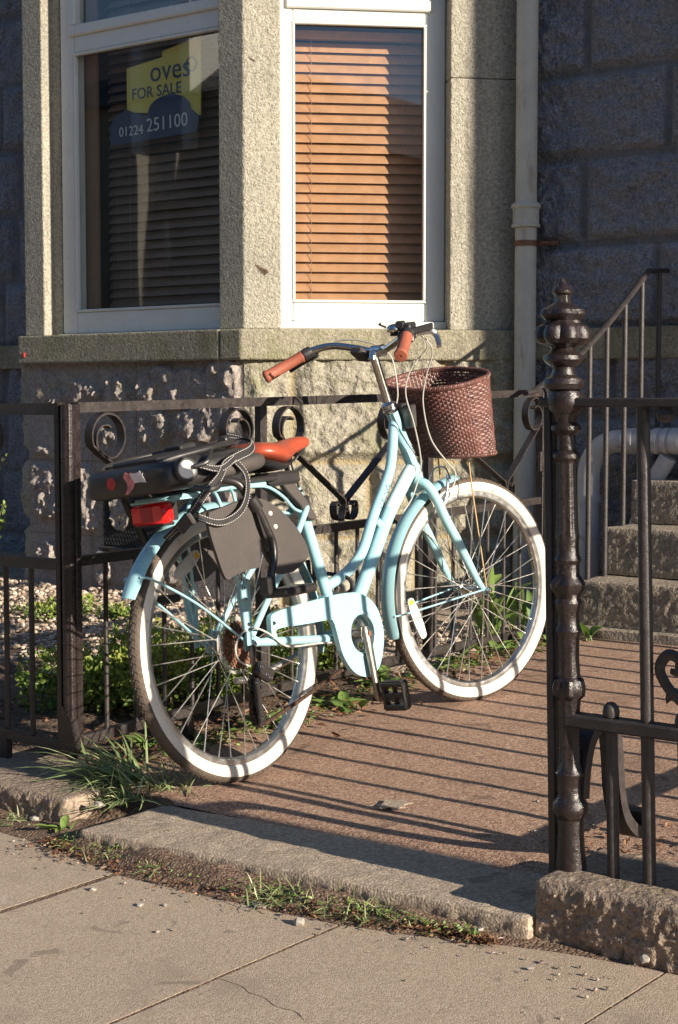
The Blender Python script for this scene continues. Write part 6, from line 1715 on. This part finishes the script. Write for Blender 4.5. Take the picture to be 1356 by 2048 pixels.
# leafy twig of a shrub reaching in from the left edge
tw = thing('leafy_shrub', 'sparse twiggy shrub with small leaves reaching in at the left edge', 'shrub', (-3.72, 3.10, 0.0))
mb = MB(); lv = MB()
for k, (ex, ey, ez) in enumerate(((0.12, -0.02, 0.72), (0.17, -0.01, 0.63), (0.15, -0.02, 0.55), (0.10, 0.05, 0.80), (0.02, 0.12, 0.66), (-0.10, 0.02, 0.82), (-0.18, 0.1, 0.6), (0.12, 0.0, 0.45))):
    P = spline([(0, 0, -0.03), (ex * 0.2 + 0.01 * k, ey * 0.4, ez * 0.45), (ex * 0.6, ey * 0.8, ez * 0.85), (ex, ey, ez)], 5)
    mb.tube(P, list(np.linspace(0.0055, 0.0014, len(P))), 6)
    m = 34; i = rng.integers(5, len(P), m); pos = P[i] + rng.normal(size=(m, 3)) * 0.006
    add_leaves(lv, pos, rand_dir(m, 0.3), rand_dir(m, 0.9), 0.018 * rng.uniform(0.7, 1.2, m), 0.010, np.clip(rng.normal(0.5, 0.25, m), 0.01, 1))
mb.build('stem', MT['stem'], tw, fix=False); lv.build('foliage', MT['leaf_box'], tw, smooth=0, fix=False)

# litter, pebbles, chips
def scatter_litter(name, n, fn, size, mat, kind='stuff', extra=None):
    mb = MB(); P = np.array([fn() for _ in range(n)])
    D = rand_dir(n); D[:, 2] *= 0.25
    add_leaves(mb, P, D, rand_dir(n, 2.2), size * rng.uniform(0.4, 1.2, n), size * 0.5 * rng.uniform(0.4, 1.1, n), np.clip(rng.normal(0.45, 0.28, n), 0.01, 1), 0.3)
    return tag(mb.build(name, MT[mat], smooth=0, fix=False), kind=kind)
def lf1():
    y = rng.uniform(3.02, 5.2); x = -2.98 + rng.normal() * 0.09 - (0.08 if y < 3.5 else 0)
    return (x, y, float(pz(y)) + rng.uniform(0.003, 0.016))
def lf2():
    x = rng.uniform(-2.8, -1.58); y = 2.585 - abs(rng.normal()) * 0.05 * min(1, (-1.5 - x) / 0.5)
    return (x, y, -0.064 + rng.uniform(0, 0.010))
def lf3():
    x = rng.uniform(-4.0, -3.15); y = rng.uniform(3.02, 4.4)
    return (x, y, float(pz(y)) + rng.uniform(0.01, 0.03))
scatter_litter('leaf_litter', 520, lf1, 0.032, 'leaf_dead')
scatter_litter('gutter_litter', 2600, lf2, 0.015, 'leaf_dead')
scatter_litter('bed_litter', 420, lf3, 0.034, 'leaf_dead')
def lf4():
    x = rng.uniform(-1.75, -1.1); y = 3.0 + abs(rng.normal()) * 0.12
    return (x, y, float(pz(y)) + rng.uniform(0.001, 0.010))
scatter_litter('yard_litter', 260, lf4, 0.022, 'leaf_dead')
def lf5():
    y = rng.uniform(3.0, 5.25)
    return (-2.985 + rng.normal() * 0.045, y, float(pz(y)) + rng.uniform(0.004, 0.02))
def lf6():
    x = rng.uniform(-2.75, -1.62); y = 2.575 - abs(rng.normal()) * 0.035 * min(1, (-1.5 - x) / 0.5)
    return (x, y, -0.052 + rng.uniform(0, 0.010))
scatter_litter('gutter_moss', 520, lf6, 0.014, 'leaf_weed')
scatter_litter('ground_cover', 900, lf5, 0.020, 'leaf_weed')

ico_v = []; ph = (1 + 5 ** 0.5) / 2
for a, b in ((1, ph), (-1, ph), (1, -ph), (-1, -ph)):
    ico_v += [(0, a, b), (a, b, 0), (b, 0, a)]
ico_v = np.array(ico_v, float); ico_v /= np.linalg.norm(ico_v[0])
ico_f = []
for i in range(12):
    for j in range(i + 1, 12):
        for k in range(j + 1, 12):
            d = [np.linalg.norm(ico_v[p] - ico_v[q]) for p, q in ((i, j), (j, k), (i, k))]
            if max(d) < 1.1: ico_f.append((i, j, k))
def pebbles(name, n, fn, s0, s1, mat):
    mb = MB()
    for k in range(n):
        s = rng.uniform(s0, s1) * V(1, rng.uniform(0.6, 1), rng.uniform(0.45, 0.8))
        a = rng.uniform(0, 6.28); c, q = math.cos(a), math.sin(a)
        v = ico_v * (1 + rng.normal(0, 0.13, (12, 1))) * s
        v = np.stack([v[:, 0] * c - v[:, 1] * q, v[:, 0] * q + v[:, 1] * c, v[:, 2]], -1) + V(*fn())
        mb.add(v, ico_f, float(np.clip(rng.normal(0.5, 0.25), 0.01, 1)))
    return tag(mb.build(name, MT[mat], smooth=0), kind='stuff')
def pg():
    x = -3.15 - rng.uniform(0, 1) ** 0.8 * 3.2; y = rng.uniform(3.75, 5.24)
    if x > -3.5 and y < 4.7: x -= 0.6
    return (x, y, float(pz(y)) + 0.016 + rng.uniform(0, 0.012) - 0.03 * float(sstep(3.9, 3.7, y)))
pebbles('gravel_stones', 6000, pg, 0.006, 0.015, 'pebble')
def pgut():
    x = rng.uniform(-2.9, -1.3); y = 2.57 - abs(rng.normal()) * 0.06
    return (x, y, -0.066)
pebbles('gutter_grit', 150, pgut, 0.0016, 0.005, 'grit')
def ppav():
    x = rng.uniform(-3.2, -0.9); y = 2.52 - abs(rng.normal()) * 0.26
    return (x, y, -0.068)
pebbles('pavement_grit', 40, ppav, 0.0010, 0.0036, 'grit')

chips = [(-2.80, 2.725, -0.012, 0.020, 'pale quartz lump at the end of the left kerb stone below the grass'), (-2.955, 2.655, -0.058, 0.017, 'whitish stone lump in the gutter at far left'), (-2.092, 2.488, -0.066, 0.020, 'flat white stone flake on the paving below the thick grass tuft'),
         (-1.957, 2.451, -0.064, 0.018, 'knobbly pale stone chip at the top of the middle slab joint'), (-2.292, 2.344, -0.067, 0.010, 'small stone chip left of the middle of the paving'), (-2.251, 2.375, -0.067, 0.008, 'smallest chip beside the left paving joint'),
         (-2.446, 2.359, -0.067, 0.014, 'thin whitish flake beside the wide paving joint'), (-1.629, 2.600, -0.052, 0.014, 'pointed brown stone chip at the right end of the gutter'), (-1.304, 2.640, -0.052, 0.019, 'pale stone lump at the foot of the right kerb stone'),
         (-1.633, 2.575, -0.066, 0.008, 'pale chip below the right end of the threshold slab'), (-1.804, 3.104, 0.004, 0.007, 'white stone chip on the brown path close to the gate post'), (-1.922, 3.316, 0.011, 0.008, 'white stone chip on the brown path farther from the gate post'), (-1.465, 2.506, -0.066, 0.009, 'small chip on the paving in front of the right kerb stone'),
         (-2.149, 2.245, -0.067, 0.007, 'small grey chip in the middle of the front slab')]
for x, y, z, s, lab in chips:
    mb = MB(); v = ico_v * (1 + rng.normal(0, 0.18, (12, 1))) * s * 0.8 * V(1, rng.uniform(0.6, 0.9), rng.uniform(0.35, 0.6)); a = rng.uniform(0, 3.1)
    v = np.stack([v[:, 0] * math.cos(a) - v[:, 1] * math.sin(a), v[:, 0] * math.sin(a) + v[:, 1] * math.cos(a), v[:, 2]], -1)
    mb.add(v, ico_f); o = mb.build('stone_chip', MT['chip'], smooth=0); o.location = (x, y, z)
    tag(o, lab, 'stone', 'loose stone chips')
